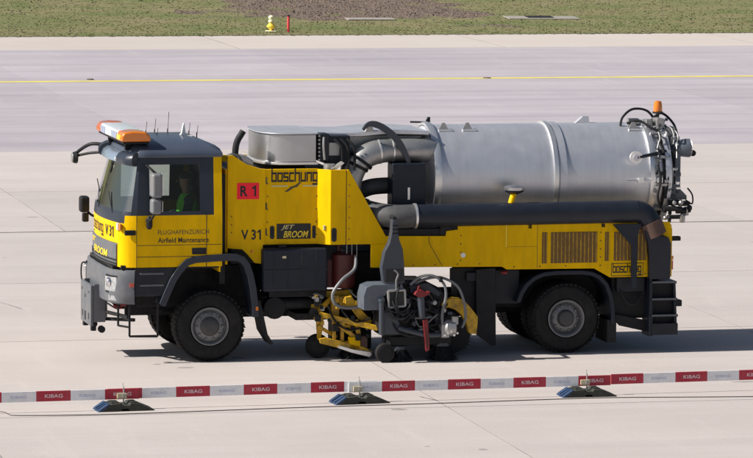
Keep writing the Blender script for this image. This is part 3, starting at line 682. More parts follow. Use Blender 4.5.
MB().lathe([(-.056, .001), (-.054, .075), (-.04, .08)], (-1.66, 1.46, 2.97), 'x', 20).build('mirror_glass', 'steeldull', o)
o = MB().box(-1.60, -1.45, 1.28, 1.48, 2.10, 2.36).build('door_mirror', 'black', T, bevel=.04, seg=3)
MB().box(-1.56, -1.46, 1.30, 1.40, 1.95, 2.09).build('mirror_bracket', 'black', o, bevel=.02)
mb = MB().tube(spline([(-1.2, 1.25, 2.0), (-1.4, 1.33, 2.05), (-1.5, 1.38, 2.15)]), .02, 8).build('mirror_arm', 'black', o)
# interior
mb = MB(); mb.prism([(-1.44, 2.05), (-1.40, 2.24), (-1.10, 2.26), (-.98, 2.14), (-1.0, 1.55), (-1.38, 1.55)], -.98, .98); mb.build('dashboard', 'plastic', T, bevel=.02)
for y in (-.62, .62):
    s0 = MB().box(-.56, -.02, y - .25, y + .25, 1.84, 1.98).build('seat', 'darkcloth', T, bevel=.05)
    mb = MB(); mb.prism([(-.10, 1.95), (.03, 1.95), (.12, 2.60), (.02, 2.60)], y - .24, y + .24); mb.build('backrest', 'darkcloth', s0, bevel=.04)
    MB().box(.01, .10, y - .13, y + .13, 2.61, 2.82).build('headrest', 'darkcloth', s0, bevel=.04)
    MB().box(-.45, -.1, y - .15, y + .15, 1.53, 1.84).build('seat_base', 'black', s0)
mb = MB(); cw = Vector((-.86, -.62, 2.22)); ax = Vector((.55, 0, .83)).normalized(); e1 = Vector((0, 1, 0)); e2 = ax.cross(e1)
mb.tube([cw + (e1 * math.cos(t) + e2 * math.sin(t)) * .22 for t in [2 * math.pi * i / 32 for i in range(33)]], .016, 8, cap=False)
for t in (0.4, 2.7, 4.7): mb.bar(cw, cw + (e1 * math.cos(t) + e2 * math.sin(t)) * .22, .03, .014)
mb.tube([cw, cw - ax * .35], .03, 8); mb.build('steering_wheel', 'black', T)
# front wheel arches
def arch(pts, y0, y1, th, name, m, bevel=.015):
    n_ = len(pts); P = [Vector((p[0], p[1])) for p in pts]; inner = []
    for i in range(n_):
        t = (P[min(i + 1, n_ - 1)] - P[max(i - 1, 0)]).normalized(); nn = Vector((t.y, -t.x)); inner.append(P[i] + nn * th)
    mb = MB(); vs = []
    for a, b_ in zip(P, inner): vs += [(a.x, y0, a.y), (a.x, y1, a.y), (b_.x, y1, b_.y), (b_.x, y0, b_.y)]
    fs = []
    for i in range(n_ - 1):
        for q in range(4): q2 = (q + 1) % 4; fs.append((i * 4 + q, (i + 1) * 4 + q, (i + 1) * 4 + q2, i * 4 + q2))
    fs += [(0, 1, 2, 3), tuple((n_ - 1) * 4 + q for q in (3, 2, 1, 0))]
    return mb.add(vs, fs).build(name, m, T, bevel=bevel)
fa = [(-.82, .93), (-.74, 1.12), (-.65, 1.32), (-.53, 1.50), (-.40, 1.62), (-.25, 1.665), (.22, 1.69), (.40, 1.685), (.52, 1.64), (.61, 1.53), (.67, 1.36), (.715, 1.14), (.745, .90), (.76, .70)]
for y0, y1 in ((-1.275, -.80), (.80, 1.275)):
    arch(fa, y0, y1, .11, 'front_fender', 'slate')
    mb = MB(); mb.prism([(.72, .95), (.78, .95), (.90, .42), (1.0, .26), (.94, .26), (.82, .45)], y0 + .03, y1); mb.build('mud_flap', 'black', T)
MB().box(.70, .74, -1.285, -1.275, .80, .86).build('side_reflector', 'amber', T)

# --- engine house behind the cab
yb = -1.25; yA = -1.085
mb = MB(); mb.prism([(.285, 3.20), (.36, 3.20), (.58, 3.06), (.81, 2.985), (.887, 2.98), (.887, 1.80), (.85, 1.80), (.85, 1.50), (.72, 1.52), (.60, 1.66), (.52, 1.735), (.285, 1.755)], yA, yA + .04)
PA = mb.build('housing_panel', 'yellow', T, bevel=.006)
MB().box(.887, 1.716, -1.07, -1.03, 1.80, 2.975).build('recessed_door', 'yellow', T, bevel=.006)
RD = bpy.data.objects['recessed_door']
mb = MB(); mb.prism([(1.712, -1.07), (1.886, -1.25), (1.886, -1.20), (1.712, -1.03)], 1.80, 2.970, axis='z'); mb.build('chamfer_panel', 'yellow', T, bevel=.004)
MB().box(1.886, 2.130, yb, yb + .04, 1.80, 2.968).build('corner_post_panel', 'yellow', T, bevel=.006)
mb = MB(); mb.prism([(2.142, 2.968), (2.175, 2.968), (2.77, 1.925), (2.77, 1.80), (2.142, 1.80)], yb, yb + .04); mb.build('slanted_panel', 'yellow', T, bevel=.006)
MB().box(2.128, 2.144, yb + .012, yb + .05, 1.80, 2.96).build('panel_gap', 'ink', T)
# far side, front wall and top deck of the house
MB().box(.255, 2.14, 1.21, 1.25, 1.75, 3.0).build('far_panel', 'yellow', T, bevel=.006)
MB().box(.260, .30, -1.04, 1.20, 1.50, 2.98).build('house_front_wall', 'yellow', T)
MB().box(2.10, 2.125, -1.02, 1.20, 1.80, 2.9).build('house_rear_wall', 'black', T)
MB().box(.30, 2.10, -1.03, 1.20, 2.86, 2.90).build('house_deck', 'black', T)
MB().box(.17, .255, -1.05, 1.05, 1.2, 2.9).build('bellows_gap', 'black', T)
MB().box(.35, 2.09, -1.0, 1.0, 1.50, 2.80).build('pump_engine', 'chassis', T, bevel=.03)

# prints on the house
MB().box(.435, .783, yA - .006, yA - .002, 2.515, 2.769).build('sign_plate', 'signred', PA)
lettering('R', PA, side(.486, 2.561, yA - .008), 'ink', .115, .165, bold=.03); one(PA, side(.671, 2.561, yA - .008), .165, 'ink')
lettering('V 3', PA, side(.502, 1.883, yA - .003), 'ink', .235, .158, bold=.025); one(PA, side(.756, 1.883, yA - .003), .158, 'ink')
square_letters('boschung', RD, side(.99, 2.735, -1.0735), 'ink', .72, .235, .25)
for u0, u1 in ((0, .26), (.50, .74)):
    mb = MB(); mb.add([side(.98, 2.70, -1.0735)(u_, v_) for u_, v_ in ((u0, 0), (u1, 0), (u1, .022), (u0, .022))], [(0, 1, 2, 3)]); mb.build('underline', 'inkpale', RD, smooth=False)
mb = MB(); mb.add([side(1.19, 2.62, -1.074)(u_, v_) for u_, v_ in ((0, 0), (.05, 0), (.14, .06), (.20, .075), (.27, .15), (.24, .15), (.16, .095), (.10, .08))], [(0, 1, 2, 3, 4, 5, 6, 7)]); mb.build('logo_swoosh', 'inkgrey', RD, smooth=False)
JP = MB().box(1.07, 1.611, -1.077, -1.071, 1.885, 2.122).build('name_plate', 'ink', RD)
lettering('JET', JP, side(1.135, 2.02, -1.079), 'inkpale', .22, .085, bold=.012, shear=.35); lettering('BROOM', JP, side(1.175, 1.905, -1.079), 'inkyellow', .40, .105, bold=.018, shear=.3)
for x0, x1, z0, z1, y in ((.96, 1.035, 1.885, 2.095, -1.07), (1.635, 1.693, 1.885, 2.09, -1.07), (1.90, 1.985, 1.845, 2.065, -1.25)):
    mb = MB(); r_ = (x1 - x0) / 2; ps = [(x0 + r_ + r_ * math.cos(a), (z1 - r_ if math.sin(a) >= 0 else z0 + r_) + r_ * math.sin(a)) for a in [2 * math.pi * i / 20 for i in range(20)]]
    mb.prism(ps, y - .004, y + .02).build('latch_recess', 'ink', T, smooth=False)
    MB().box(x0 + .025, x1 - .025, y - .012, y - .003, z0 + .05, z1 - .05).build('latch', 'black', T, bevel=.004)
for z in (2.25, 2.12, 2.0): MB().lathe([(-.006, .010), (.0, .012)], (.35, yA, z), 'y', 8).build('rivet', 'ventbrown', PA)
mb = MB().lathe([(-.012, .014), (.0, .018)], (.67, yA - .002, 1.70), 'y', 10).build('small_reflector', 'redlens', PA)
MB().box(1.785, 1.82, -1.20, -1.16, 2.03, 2.10).build('padlock', 'inkpale', T, bevel=.006)

# --- things standing on top of the house
mb = MB(); plan = [(.96, .55), (.90, .2), (.885, -.15), (.90, -.42), (.95, -.62), (1.04, -.76), (1.18, -.85), (1.36, -.88), (1.74, -.88), (1.74, .55)]
mb.prism(plan, 3.06, 3.50, axis='z'); FH = mb.build('fan_housing', 'fansteel', T, bevel=.025, seg=3)
pl2 = [(-.0 + x * 1.0 + (.02 if x > 1.7 else -.025), y - (.025 if y < 0 else -.02)) for x, y in plan]
MB().prism(pl2, 3.02, 3.06, axis='z').build('housing_flange', 'steelbright', FH, bevel=.006); MB().prism(pl2, 3.50, 3.515, axis='z').build('housing_lid', 'steel', FH, bevel=.004)
for k in range(7): MB().box(1.766, 1.792, -.9, -.86, 3.08 + k * .062, 3.11 + k * .062).build('flange_bolt', 'steeldull', FH)
MB().prism([(1.0, -.35), (1.1, -.6), (1.3, -.7), (1.6, -.7), (1.6, .4), (1.0, .4)], 2.90, 3.02, axis='z').build('housing_plinth', 'black', FH)
mb = MB(); mb.box(1.79, 1.95, -.86, .5, 3.06, 3.50); mb.box(1.95, 2.30, -.80, .5, 3.0, 3.46); DB = mb.build('duct_box', 'pipe', T, bevel=.02)
mb = MB(); mb.prism([(1.78, 3.505), (2.35, 3.49), (2.95, 3.545), (3.62, 3.50), (3.62, 3.44), (2.95, 3.46), (2.35, 3.42), (1.78, 3.46)], -.62, .55); mb.build('duct_lid', 'steel', T, bevel=.03, seg=3)
mb = MB(); mb.prism([(2.30, 3.43), (2.95, 3.44), (3.55, 3.42), (3.40, 3.05), (2.35, 3.0)], -.45, .5); mb.build('transition_duct', 'steeldull', T, bevel=.03)
for x in (2.02, 2.12, 2.22): MB().tube(spline([(x, -.87, 3.42), (x + .10, -.93, 3.30), (x + .12, -.93, 3.12), (x + .11, -.95, 2.93)]), .022, 8).build('bundle_hose', 'black', T)
mb = MB().tube(spline([(1.85, -.90, 3.45), (1.84, -.93, 3.30), (1.86, -.92, 3.10)]), .018, 8).build('bundle_hose', 'steeldull', T)
MB().box(1.93, 2.12, -.83, -.80, 3.15, 3.36).build('inspection_plate', 'steeldull', DB, bevel=.01)
MB().lathe([(2.92, .09), (3.04, .09)], (1.92, -.98, 0), 'z', 16).build('filler_cap', 'steeldull', T)
mb = MB(); mb.prism([(1.92, 2.97), (2.10, 3.08), (2.13, 3.06), (2.0, 2.96)], -1.12, -1.0); mb.build('lever', 'steelbright', T)
# exhaust stub with rain flap
mb = MB().tube(spline([(.47, -.75, 3.10), (.48, -.75, 3.28), (.51, -.75, 3.40), (.57, -.75, 3.50), (.60, -.75, 3.55)]), .052, 14, cap=False); EX = mb.build('exhaust_stack', 'chassis', T, solid=.006)
mb = MB(); mb.prism([(.34, 3.17), (.43, 3.20), (.62, 3.17), (.72, 3.10), (.70, 2.98), (.55, 2.95), (.50, 3.08), (.40, 3.10)], -1.0, -.62); mb.build('exhaust_cover', 'steeldull', T, bevel=.025)
MB().tube(spline([(.30, -1.0, 3.13), (.36, -1.02, 3.19), (.46, -1.03, 3.17), (.50, -1.05, 3.08)]), .035, 10).build('intake_hose', 'pipegrey', T)

# --- silver elbow into the tank and its surroundings
ye = -.58
path = spline([(2.30, -.72, 2.62), (2.33, -.72, 2.80), (2.42, -.70, 2.98), (2.58, -.68, 3.12), (2.80, ye - .06, 3.19), (3.05, ye, 3.205), (3.40, ye, 3.20), (3.75, ye + .1, 3.19)], 6)
EL = MB().tube(path, .188, 24).build('suction_elbow', 'steeldull', T)
for q in ((2.42, -.70, 2.98, (.45, 0, .9)), (2.50, -.69, 3.05, (.6, 0, .8))):
    c = Vector(q[:3]); t = Vector(q[3]).normalized(); mb = MB(); mb.tube([c - t * .025, c + t * .025], .205, 24); mb.build('hose_clamp', 'black', EL)
for x in (2.80, 3.02): MB().tube([(x - .012, ye - (.06 if x < 3 else 0.01), 3.19 if x < 3 else 3.205), (x + .012, ye - (.06 if x < 3 else 0.01), 3.192 if x < 3 else 3.205)], .197, 24).build('weld_ring', 'steelbright', EL)
mb = MB().tube(spline([(2.10, -.30, 2.36), (2.5, -.38, 2.52), (2.75, -.45, 2.62), (3.2, -.45, 2.64)]), [.05, .06, .07, .08, .09, .10, .11, .12, .13, .13, .13, .13, .13, .13, .13, .13, .13, .13, .13, .13, .13, .13, .13, .13, .13], 18); mb.build('water_pipe', 'pipegrey', T)
MB().box(2.96, 3.50, -.88, -.55, 2.08, 3.02).build('tank_support', 'darkslate', T, bevel=.02)
MB().box(3.21, 3.245, -.886, -.879, 2.45, 2.64).build('level_gauge', 'steelbright', T)
MB().box(2.35, 3.0, -.75, .8, 2.0, 2.28).build('valve_block', 'chassis', T, bevel=.03)
for x, z in ((2.62, 2.36), (2.75, 2.32), (2.50, 2.42)): MB().box(x - .06, x + .06, -1.05, -.85, z - .06, z + .06).build('valve', 'black', T, bevel=.015)
# curved guard strip over the elbow
mb = MB(); gp = spline([(2.50, -.80, 3.55), (2.58, -.80, 3.63), (2.68, -.80, 3.635), (2.82, -.80, 3.58), (3.00, -.80, 3.44), (3.13, -.80, 3.26), (3.22, -.80, 3.08), (3.26, -.80, 2.94)], 5)
n_ = len(gp)
for i, p in enumerate(gp):
    t = (gp[min(i + 1, n_ - 1)] - gp[max(i - 1, 0)]).normalized(); nn = Vector((-t.z, 0, t.x)) * (.052 * min(1, .35 + 2.2 * min(i, n_ - 1 - i) / n_))
    for yy in (-.03, .03): mb.v += [tuple(p + nn + Vector((0, yy, 0))), tuple(p - nn + Vector((0, yy, 0)))]
for i in range(n_ - 1):
    a = 4 * i; c = 4 * (i + 1)
    for q, q2 in ((0, 1), (1, 3), (3, 2), (2, 0)): mb.f.append((a + q, a + q2, c + q2, c + q)); mb.mi.append(0)
mb.build('guard_strip', 'machine', T, angle=50)
mb = MB(); mb.prism([(2.56, 3.50), (2.62, 3.62), (2.67, 3.62), (2.72, 3.50)], -.66, -.60); mb.build('lifting_eye', 'steeldull', T, bevel=.01)

# --- debris tank
tz, tr = 2.755, .80
TANK = MB().lathe([(3.62, .55), (3.66, .68), (3.70, .775), (3.74, tr), (7.28, tr)], (0, 0, tz), 'x', 96).build('debris_tank', 'steel', T, angle=25)
MB().lathe([(3.67, .79), (3.67, .835), (3.73, .845), (3.78, .835), (3.78, .79)], (0, 0, tz), 'x', 96, cap=False).build('front_flange', 'steelbright', TANK, angle=40)
MB().lathe([(3.48, .05), (3.50, .35), (3.57, .60), (3.66, .76), (3.668, .78)], (0, 0, tz), 'x', 72).build('front_dome', 'steel', TANK, angle=40)
for x0, x1, rr in ((5.62, 5.685, .835), (5.715, 5.83, .822)):
    MB().lathe([(x0, .79), (x0, rr), (x1, rr), (x1, .79)], (0, 0, tz), 'x', 96, cap=False).build('tank_band', 'steelbright' if x0 < 5.7 else 'steel', TANK, angle=40)
MB().lathe([(7.20, .79), (7.20, .838), (7.25, .845), (7.29, .838), (7.29, .79)], (0, 0, tz), 'x', 96, cap=False).build('rear_flange', 'steelbright', TANK, angle=40)
MB().lathe([(7.29, .79), (7.46, .79)], (0, 0, tz), 'x', 96, cap=False).build('rear_collar', 'steel', TANK)
RDOOR = MB().lathe([(7.45, .79), (7.45, .85), (7.50, .86), (7.55, .85), (7.56, .78), (7.64, .62), (7.69, .40), (7.71, .05)], (0, 0, tz), 'x', 96).build('rear_door', 'steel', T, angle=30)
MB().lathe([(7.415, .80), (7.415, .83), (7.44, .83), (7.44, .80)], (0, 0, tz), 'x', 72, cap=False).build('door_seal', 'black', RDOOR)
for k in range(12):
    a = 2 * math.pi * (k + .3) / 12; c = Vector((7.40, .845 * math.cos(a), tz + .845 * math.sin(a)))
    MB().obox(c, (1, 0, 0), (0, -math.sin(a), math.cos(a)), (0, math.cos(a), math.sin(a)), .13, .022, .022).build('door_clamp', 'steeldull', RDOOR, bevel=.006)
# pair of fittings on the side of the tank near the door
mb = MB().tube([(6.80, -.80, 2.70), (7.38, -.84, 2.70)], .012, 8); mb.box(7.0, 7.08, -.86, -.79, 2.66, 2.74); mb.box(7.30, 7.38, -.90, -.83, 2.66, 2.74); mb.build('latch_rod', 'steelbright', TANK)
for a in (-1, 1):
    mb = MB()
    for i in range(7): mb.v += [(7.0 + .03 * i, -.80 * math.cos(.05 * i), tz - .25 - .05 * i)]
for x, y, nm in ((3.93, -.30, 'lifting_lug'), (4.32, -.30, 'lifting_lug'), (7.05, -.34, 'lifting_lug')):
    z = tz + math.sqrt(tr * tr - y * y) - .02
    mb = MB(); mb.prism([(x - .09, z), (x - .025, z + .125), (x + .02, z + .125), (x + .085, z)], y - .012, y + .012); mb.build(nm, 'steeldull', TANK)
    MB().box(x - .09, x + .13, y - .07, y + .05, z - .005, z + .02).build('lug_plate', 'steel', TANK)
mb = MB(); mb.prism([(6.13, 3.53), (6.29, 3.66), (6.39, 3.66), (6.41, 3.53)], -.05, .05); mb.build('tank_wedge', 'steel', TANK, bevel=.01)
mb = MB(); mb.tube([(3.50, .15, 3.585), (3.80, .15, 3.575)], .014, 8); mb.prism([(3.74, 3.56), (3.79, 3.66), (3.82, 3.66), (3.82, 3.55)], .12, .18); mb.build('handle_bar', 'chassis', TANK)
for x in (4.2, 5.75, 6.9): MB().prism([(x - .05, 1.9), (x + .05, 1.9), (x + .05, 2.3), (x - .05, 2.3)], -.75, .75).build('saddle', 'steeldull', T)
# pole lamp by the tank
mb = MB().tube(spline([(4.80, -1.18, 2.38), (4.83, -1.16, 2.47), (4.87, -1.12, 2.56)]), .048, 14); LPL = mb.build('side_lamp', 'yellow', T)
MB().lathe([(2.56, .10), (2.60, .155), (2.645, .16), (2.665, .12), (2.68, .03)], (4.88, -1.10, 0), 'z', 28).build('lamp_cap', 'fansteel', LPL)
MB().lathe([(2.53, .05), (2.57, .14), (2.60, .157)], (4.88, -1.10, 0), 'z', 24).build('lamp_glass', 'pipe', LPL)
# --- rear gear
o = MB().tube([(6.96, -.86, 3.06), (7.46, -.74, 3.14), (7.82, -.62, 3.20)], .028, 10).build('door_strut', 'pipe', T)
MB().lathe([(-.03, .10), (.03, .10)], (6.95, -.83, 3.06), 'y', 24).build('strut_boss', 'steelbright', o); MB().lathe([(-.04, .055), (.04, .055)], (6.95, -.84, 3.06), 'y', 20).build('strut_pin', 'steel', o)
MB().lathe([(7.64, .05), (7.68, .10), (7.76, .135), (7.86, .148), (7.905, .15), (7.91, .135), (7.86, .11)], (0, -.58, 3.18), 'x', 28).build('rear_drum', 'machinelight', T)
MB().lathe([(7.908, .142), (7.918, .150), (7.922, .138)], (0, -.58, 3.18), 'x', 28, cap=False).build('drum_rim', 'steelbright', T)
MB().lathe([(-.02, .05), (.02, .05)], (7.96, -.62, 3.10), 'y', 14).build('drum_knob', 'black', T)
BE = MB().tube([(7.56, 0, 3.55), (7.56, 0, 3.73)], .025, 8).build('beacon', 'black', T)
MB().lathe([(3.72, .07), (3.74, .075), (3.84, .066), (3.885, .055), (3.895, .02)], (7.56, 0, 0), 'z', 20).build('amber_dome', 'amber', BE); MB().lathe([(3.69, .085), (3.72, .085)], (7.56, 0, 0), 'z', 20).build('beacon_base', 'black', BE)
for pts in ([(6.86, -.25, 3.52), (6.90, -.25, 3.66), (7.08, -.2, 3.78), (7.35, -.1, 3.74), (7.50, -.1, 3.55), (7.52, -.1, 3.40)], [(7.44, -.1, 3.62), (7.60, -.1, 3.70), (7.80, -.1, 3.52), (7.86, -.15, 3.28)], [(7.58, -.5, 3.30), (7.66, -.60, 2.9), (7.66, -.62, 2.5), (7.72, -.62, 2.3)], [(7.38, -.62, 3.35), (7.48, -.76, 3.0), (7.49, -.84, 2.75), (7.45, -.82, 2.4)], [(6.95, -.3, 3.56), (7.15, -.35, 3.6), (7.3, -.45, 3.5), (7.42, -.5, 3.45)]):
    MB().tube(spline(pts), .020, 8).build('rear_hose', 'black', T)
for q in ((7.0, 7.18, -.24, -.10, 3.54, 3.63), (7.26, 7.36, -.35, -.2, 3.53, 3.62), (7.42, 7.55, -.4, -.1, 3.50, 3.64), (7.58, 7.74, -.38, -.1, 3.36, 3.50), (7.62, 7.78, -.5, .3, 3.15, 3.36)): MB().box(*q).build('hinge_block', 'steeldull', T, bevel=.012)
mb = MB(); mb.prism([(7.56, 3.55), (7.80, 3.40), (7.80, 3.05), (7.70, 2.95), (7.62, 3.1)], -.30, -.24); mb.build('door_bracket', 'machine', T, bevel=.008)
MB().box(7.66, 7.75, -.66, -.55, 2.45, 3.12).build('door_frame_bar', 'machinelight', T, bevel=.01)
mb = MB(); mb.prism([(7.50, 2.60), (7.66, 2.62), (7.86, 2.42), (7.86, 2.36), (7.55, 2.36)], -.66, -.60); mb.build('lower_bracket', 'greyplastic', T, bevel=.008)
for (x, y, z, r_, l_) in ((7.62, -.8, 2.33, .045, .22), (7.72, -.8, 2.20, .05, .16), (7.80, -.7, 2.30, .04, .18), (7.55, -.9, 2.24, .04, .3), (7.60, -.8, 2.10, .035, .2)):
    MB().tube([(x - l_ / 2, y, z), (x + l_ / 2, y, z)], r_, 10).build('rear_coupling', 'chassis', T)
for p in ((7.74, -.82, 2.08), (7.84, -.7, 2.18)): MB().lathe([(-.07, .04), (.04, .05), (.07, .03)], p, 'z', 12).build('valve_body', 'steeldull', T)
MB().tube(spline([(7.82, -.72, 2.36), (7.93, -.72, 2.30), (7.93, -.72, 2.44), (7.85, -.72, 2.55)]), .013, 8).build('rear_hose', 'black', T)

# --- rear body
poly = [(2.535, 1.80), (2.77, 1.80), (2.77, 1.922), (3.735, 1.907), (3.745, 1.985), (3.88, 2.0), (3.90, 2.07), (7.40, 2.07), (7.44, 1.95), (7.44, 1.20), (6.42, 1.205), (6.16, 1.352), (4.73, 1.362), (4.65, 1.408), (2.535, 1.432)]
BODY = MB().prism(poly, yb, yb + .04).build('body_panel', 'yellow', T, bevel=.006)
MB().prism(poly, 1.21, 1.25).build('far_body_panel', 'yellow', T, bevel=.006)
MB().box(3.9, 7.38, -1.205, 1.205, 2.0, 2.045).build('body_deck', 'deckgrey', T)
MB().box(3.0, 7.35, -1.0, 1.0, 1.66, 1.98).build('body_core', 'chassis', T)
MB().box(4.8, 7.35, -1.18, 1.2, 1.36, 1.66).build('body_floor', 'chassis', T)
MB().box(7.40, 7.44, -1.2, 1.2, 1.22, 2.02).build('tail_panel', 'yellow', T)
mb = MB(); mb.bar((3.47, yb - .001, 1.905), (3.47, yb - .001, 1.80), .006, .012, (0, 1, 0)); mb.bar((3.47, yb - .001, 1.80), (3.68, yb - .001, 1.44), .006, .012, (0, 1, 0)); mb.build('panel_seam', 'ink', BODY)
MB().box(4.705, 4.725, yb - .008, yb - .001, 1.72, 2.06).build('edge_strip', 'inkyellow', BODY)
mb = MB(); mb.box(5.22, 5.228, yb - .0015, yb + .01, 1.38, 2.06); mb.box(4.73, 5.22, yb - .0015, yb + .01, 1.715, 1.72); mb.build('panel_seam', 'ventbrown', BODY)
MB().lathe([(-.008, .035), (.0, .04)], (4.02, yb, 1.60), 'y', 16).build('round_reflector', 'white', BODY)
# louvred vents
for x0, x1, n_ in ((5.30, 5.385, 2), (5.445, 6.205, 12), (6.33, 6.40, 2), (6.478, 7.02, 9)):
    zt, zb = 1.938 - (x0 - 5.3) * .012, 1.437 + (0.01 if x0 < 6.3 else .03)
    V_ = MB().box(x0, x1, yb - .004, yb + .01, zb, zt).build('vent', 'ventbrown', BODY)
    wv = (x1 - x0) / n_
    for k in range(n_):
        mb = MB(); a = x0 + k * wv
        mb.prism([(a + .004, yb - .004), (a + wv * .62, yb - .016), (a + wv * .62, yb - .004)], zb + .008, zt - .008, axis='z'); mb.build('louvre', 'yellow_arm' if k % 1 else 'ventbrown', V_, smooth=False)
        MB().box(a + wv * .62, a + wv * .80, yb - .0165, yb - .004, zb + .008, zt - .008).build('louvre_rib', 'yellow_arm', V_, smooth=False)
sq = square_letters('boschung', BODY, side(6.47, 1.245, yb - .0035), 'ink', .46, .17, .24)
mb = MB()
for (a, b_, c, d_) in ((6.44, 6.97, 1.222, 1.232), (6.44, 6.97, 1.418, 1.428), (6.44, 6.448, 1.232, 1.418), (6.962, 6.97, 1.232, 1.418)): mb.box(a, b_, yb - .003, yb + .002, c, d_)
mb.build('logo_frame', 'ink', BODY, smooth=False)
# tail lamps on the rear corner
MB().box(7.44, 7.60, -1.20, -1.10, 1.76, 1.83).build('corner_buffer', 'black', T, bevel=.01)
MB().box(7.44, 7.48, -1.20, -1.02, 1.30, 1.45).build('tail_lamp', 'redlens', T, bevel=.01); MB().box(7.442, 7.483, -1.2, -1.02, 1.46, 1.52).build('turn_lamp', 'amber', T, bevel=.008)

# --- long suction pipe along the near side
zp = 2.225; yp = -1.20; rp = .183
mb = MB().tube(spline([(2.42, -.55, 2.30), (2.55, -.85, 2.27), (2.72, -1.08, 2.24), (2.95, yp, zp - .005), (3.25, yp, zp)], 7), rp, 28); PG = mb.build('pipe_inlet', 'pipegrey', T, angle=50)
MB().tube([(3.23, yp, zp), (3.262, yp, zp)], rp + .016, 32).build('pipe_ring', 'steelbright', PG)
LPIPE = MB().tube([(3.25, yp, zp), (6.86, yp, zp + .012)], rp - .003, 32).build('suction_pipe', 'pipe', T)
MB().tube(spline([(6.84, yp, zp + .012), (6.95, yp, zp - .02), (7.05, yp - .01, zp - .12), (7.12, yp - .02, zp - .26)], 5), [rp - .002] * 16, 28).build('pipe_elbow', 'pipe', LPIPE, angle=60)
MB().tube([(7.065, yp - .015, zp - .15), (7.16, yp - .02, zp - .37)], rp + .012, 28).build('rubber_collar', 'rubbercollar', LPIPE)
mb = MB(); c0 = Vector((7.15, yp - .02, zp - .34)); loops = []
for t, (cx, cz, hx, hy) in enumerate(((7.145, 1.90, .20, .17), (7.20, 1.74, .19, .17), (7.215, 1.50, .18, .16), (7.215, 1.17, .175, .15))):
    mb.v += [(cx - hx, yp - hy, cz + (.05 if t == 0 else 0)), (cx + hx, yp - hy, cz - (.0 if t else .06)), (cx + hx, yp + hy, cz - (.0 if t else .06)), (cx - hx, yp + hy, cz + (.05 if t == 0 else 0))]
for t in range(3):
    for q in range(4): q2 = (q + 1) % 4; mb.f.append((t * 4 + q, (t + 1) * 4 + q, (t + 1) * 4 + q2, t * 4 + q2)); mb.mi.append(0)
mb.f += [(0, 1, 2, 3), (15, 14, 13, 12)]; mb.mi += [0, 0]
mb.build('pipe_chute', 'pipe', LPIPE, bevel=.02)
for x in (3.9, 5.1, 6.3):
    MB().box(x - .03, x + .03, yp - .05, yp + .15, 2.0, 2.06).build('pipe_saddle', 'black', LPIPE)

MB().box(3.65, 3.88, -1.235, -1.0, 1.93, 2.05).build('pipe_rest', 'black', T); MB().box(2.77, 3.73, -1.215, -.9, 1.90, 2.02).build('pipe_tray', 'black', T)
# --- rear steps
mb = MB(); mb.prism([(7.06, 1.19), (7.10, 1.19), (7.12, .26), (7.05, .26)], -1.32, -.95); mb.prism([(7.46, 1.10), (7.50, 1.10), (7.54, .28), (7.49, .28)], -1.28, -.95)
LAD = mb.build('rear_steps', 'darkslate', T, bevel=.006)
mb = MB(); mb.prism([(6.44, .62), (7.05, .50), (7.05, .32), (6.62, .42)], -1.15, -1.10); mb.build('rear_valance', 'black', T)
for z, d_ in ((1.13, .0), (.86, .02), (.60, .03)):
    st = MB().box(7.08, 7.50 + d_, -1.34, -1.0, z - .035, z + .005).build('step', 'darkslate', LAD, bevel=.008)
    MB().box(7.09, 7.49 + d_, -1.352, -1.338, z - .02, z + .008).build('step_edge', 'greyplastic', st, bevel=.004)
    MB().box(7.10, 7.48, -1.20, -1.17, z - .30, z - .03).build('riser', 'black', st)
MB().box(7.10, 7.53, -1.33, -1.30, .28, .46).build('step_skirt', 'plastic', LAD)
MB().box(7.50, 7.62, -1.25, -1.1, .72, .82).build('rear_stop', 'black', T, bevel=.01)
MB().box(7.495, 7.505, -1.26, -1.1, 1.02, 1.12).build('rear_reflector', 'steelbright', T)
MB().box(6.50, 7.30, -1.06, 1.06, .52, 1.36).build('rear_box', 'chassis', T, bevel=.03)
MB().box(6.56, 7.04, -1.16, -1.06, .95, 1.20).build('rear_control_box', 'plastic', T, bevel=.03)
for y in (-.50, .50): MB().box(4.95, 6.50, y - .02, y + .02, .80, 1.36).build('wheel_house', 'black', T)
mb = MB(); mb.prism([(6.42, 2.06), (6.90, 2.06), (6.84, 1.86), (6.83, 1.04), (6.74, 1.04), (6.735, 1.72)], -1.36, -1.33); mb.build('gusset_plate', 'darkslate', T, bevel=.006)
MB().tube(spline([(6.62, -1.2, .98), (6.72, -1.22, .80), (6.86, -1.22, .78), (7.0, -1.2, .95)]), .02, 8).build('rear_hose', 'black', T)
# --- rear fenders and flaps
ra = [(4.90, .84), (4.95, .98), (5.04, 1.12), (5.17, 1.235), (5.34, 1.305), (5.55, 1.325), (5.95, 1.325), (6.14, 1.30), (6.29, 1.23), (6.41, 1.10), (6.48, .92), (6.52, .70), (6.53, .45)]
for y0, y1 in ((-1.23, -.55), (.55, 1.23)):
    arch(ra, y0, y1, .07, 'rear_fender', 'darkslate')
    MB().box(6.40, 6.55, y0 + .02, y1, .16, .52).build('mud_flap', 'black', T)
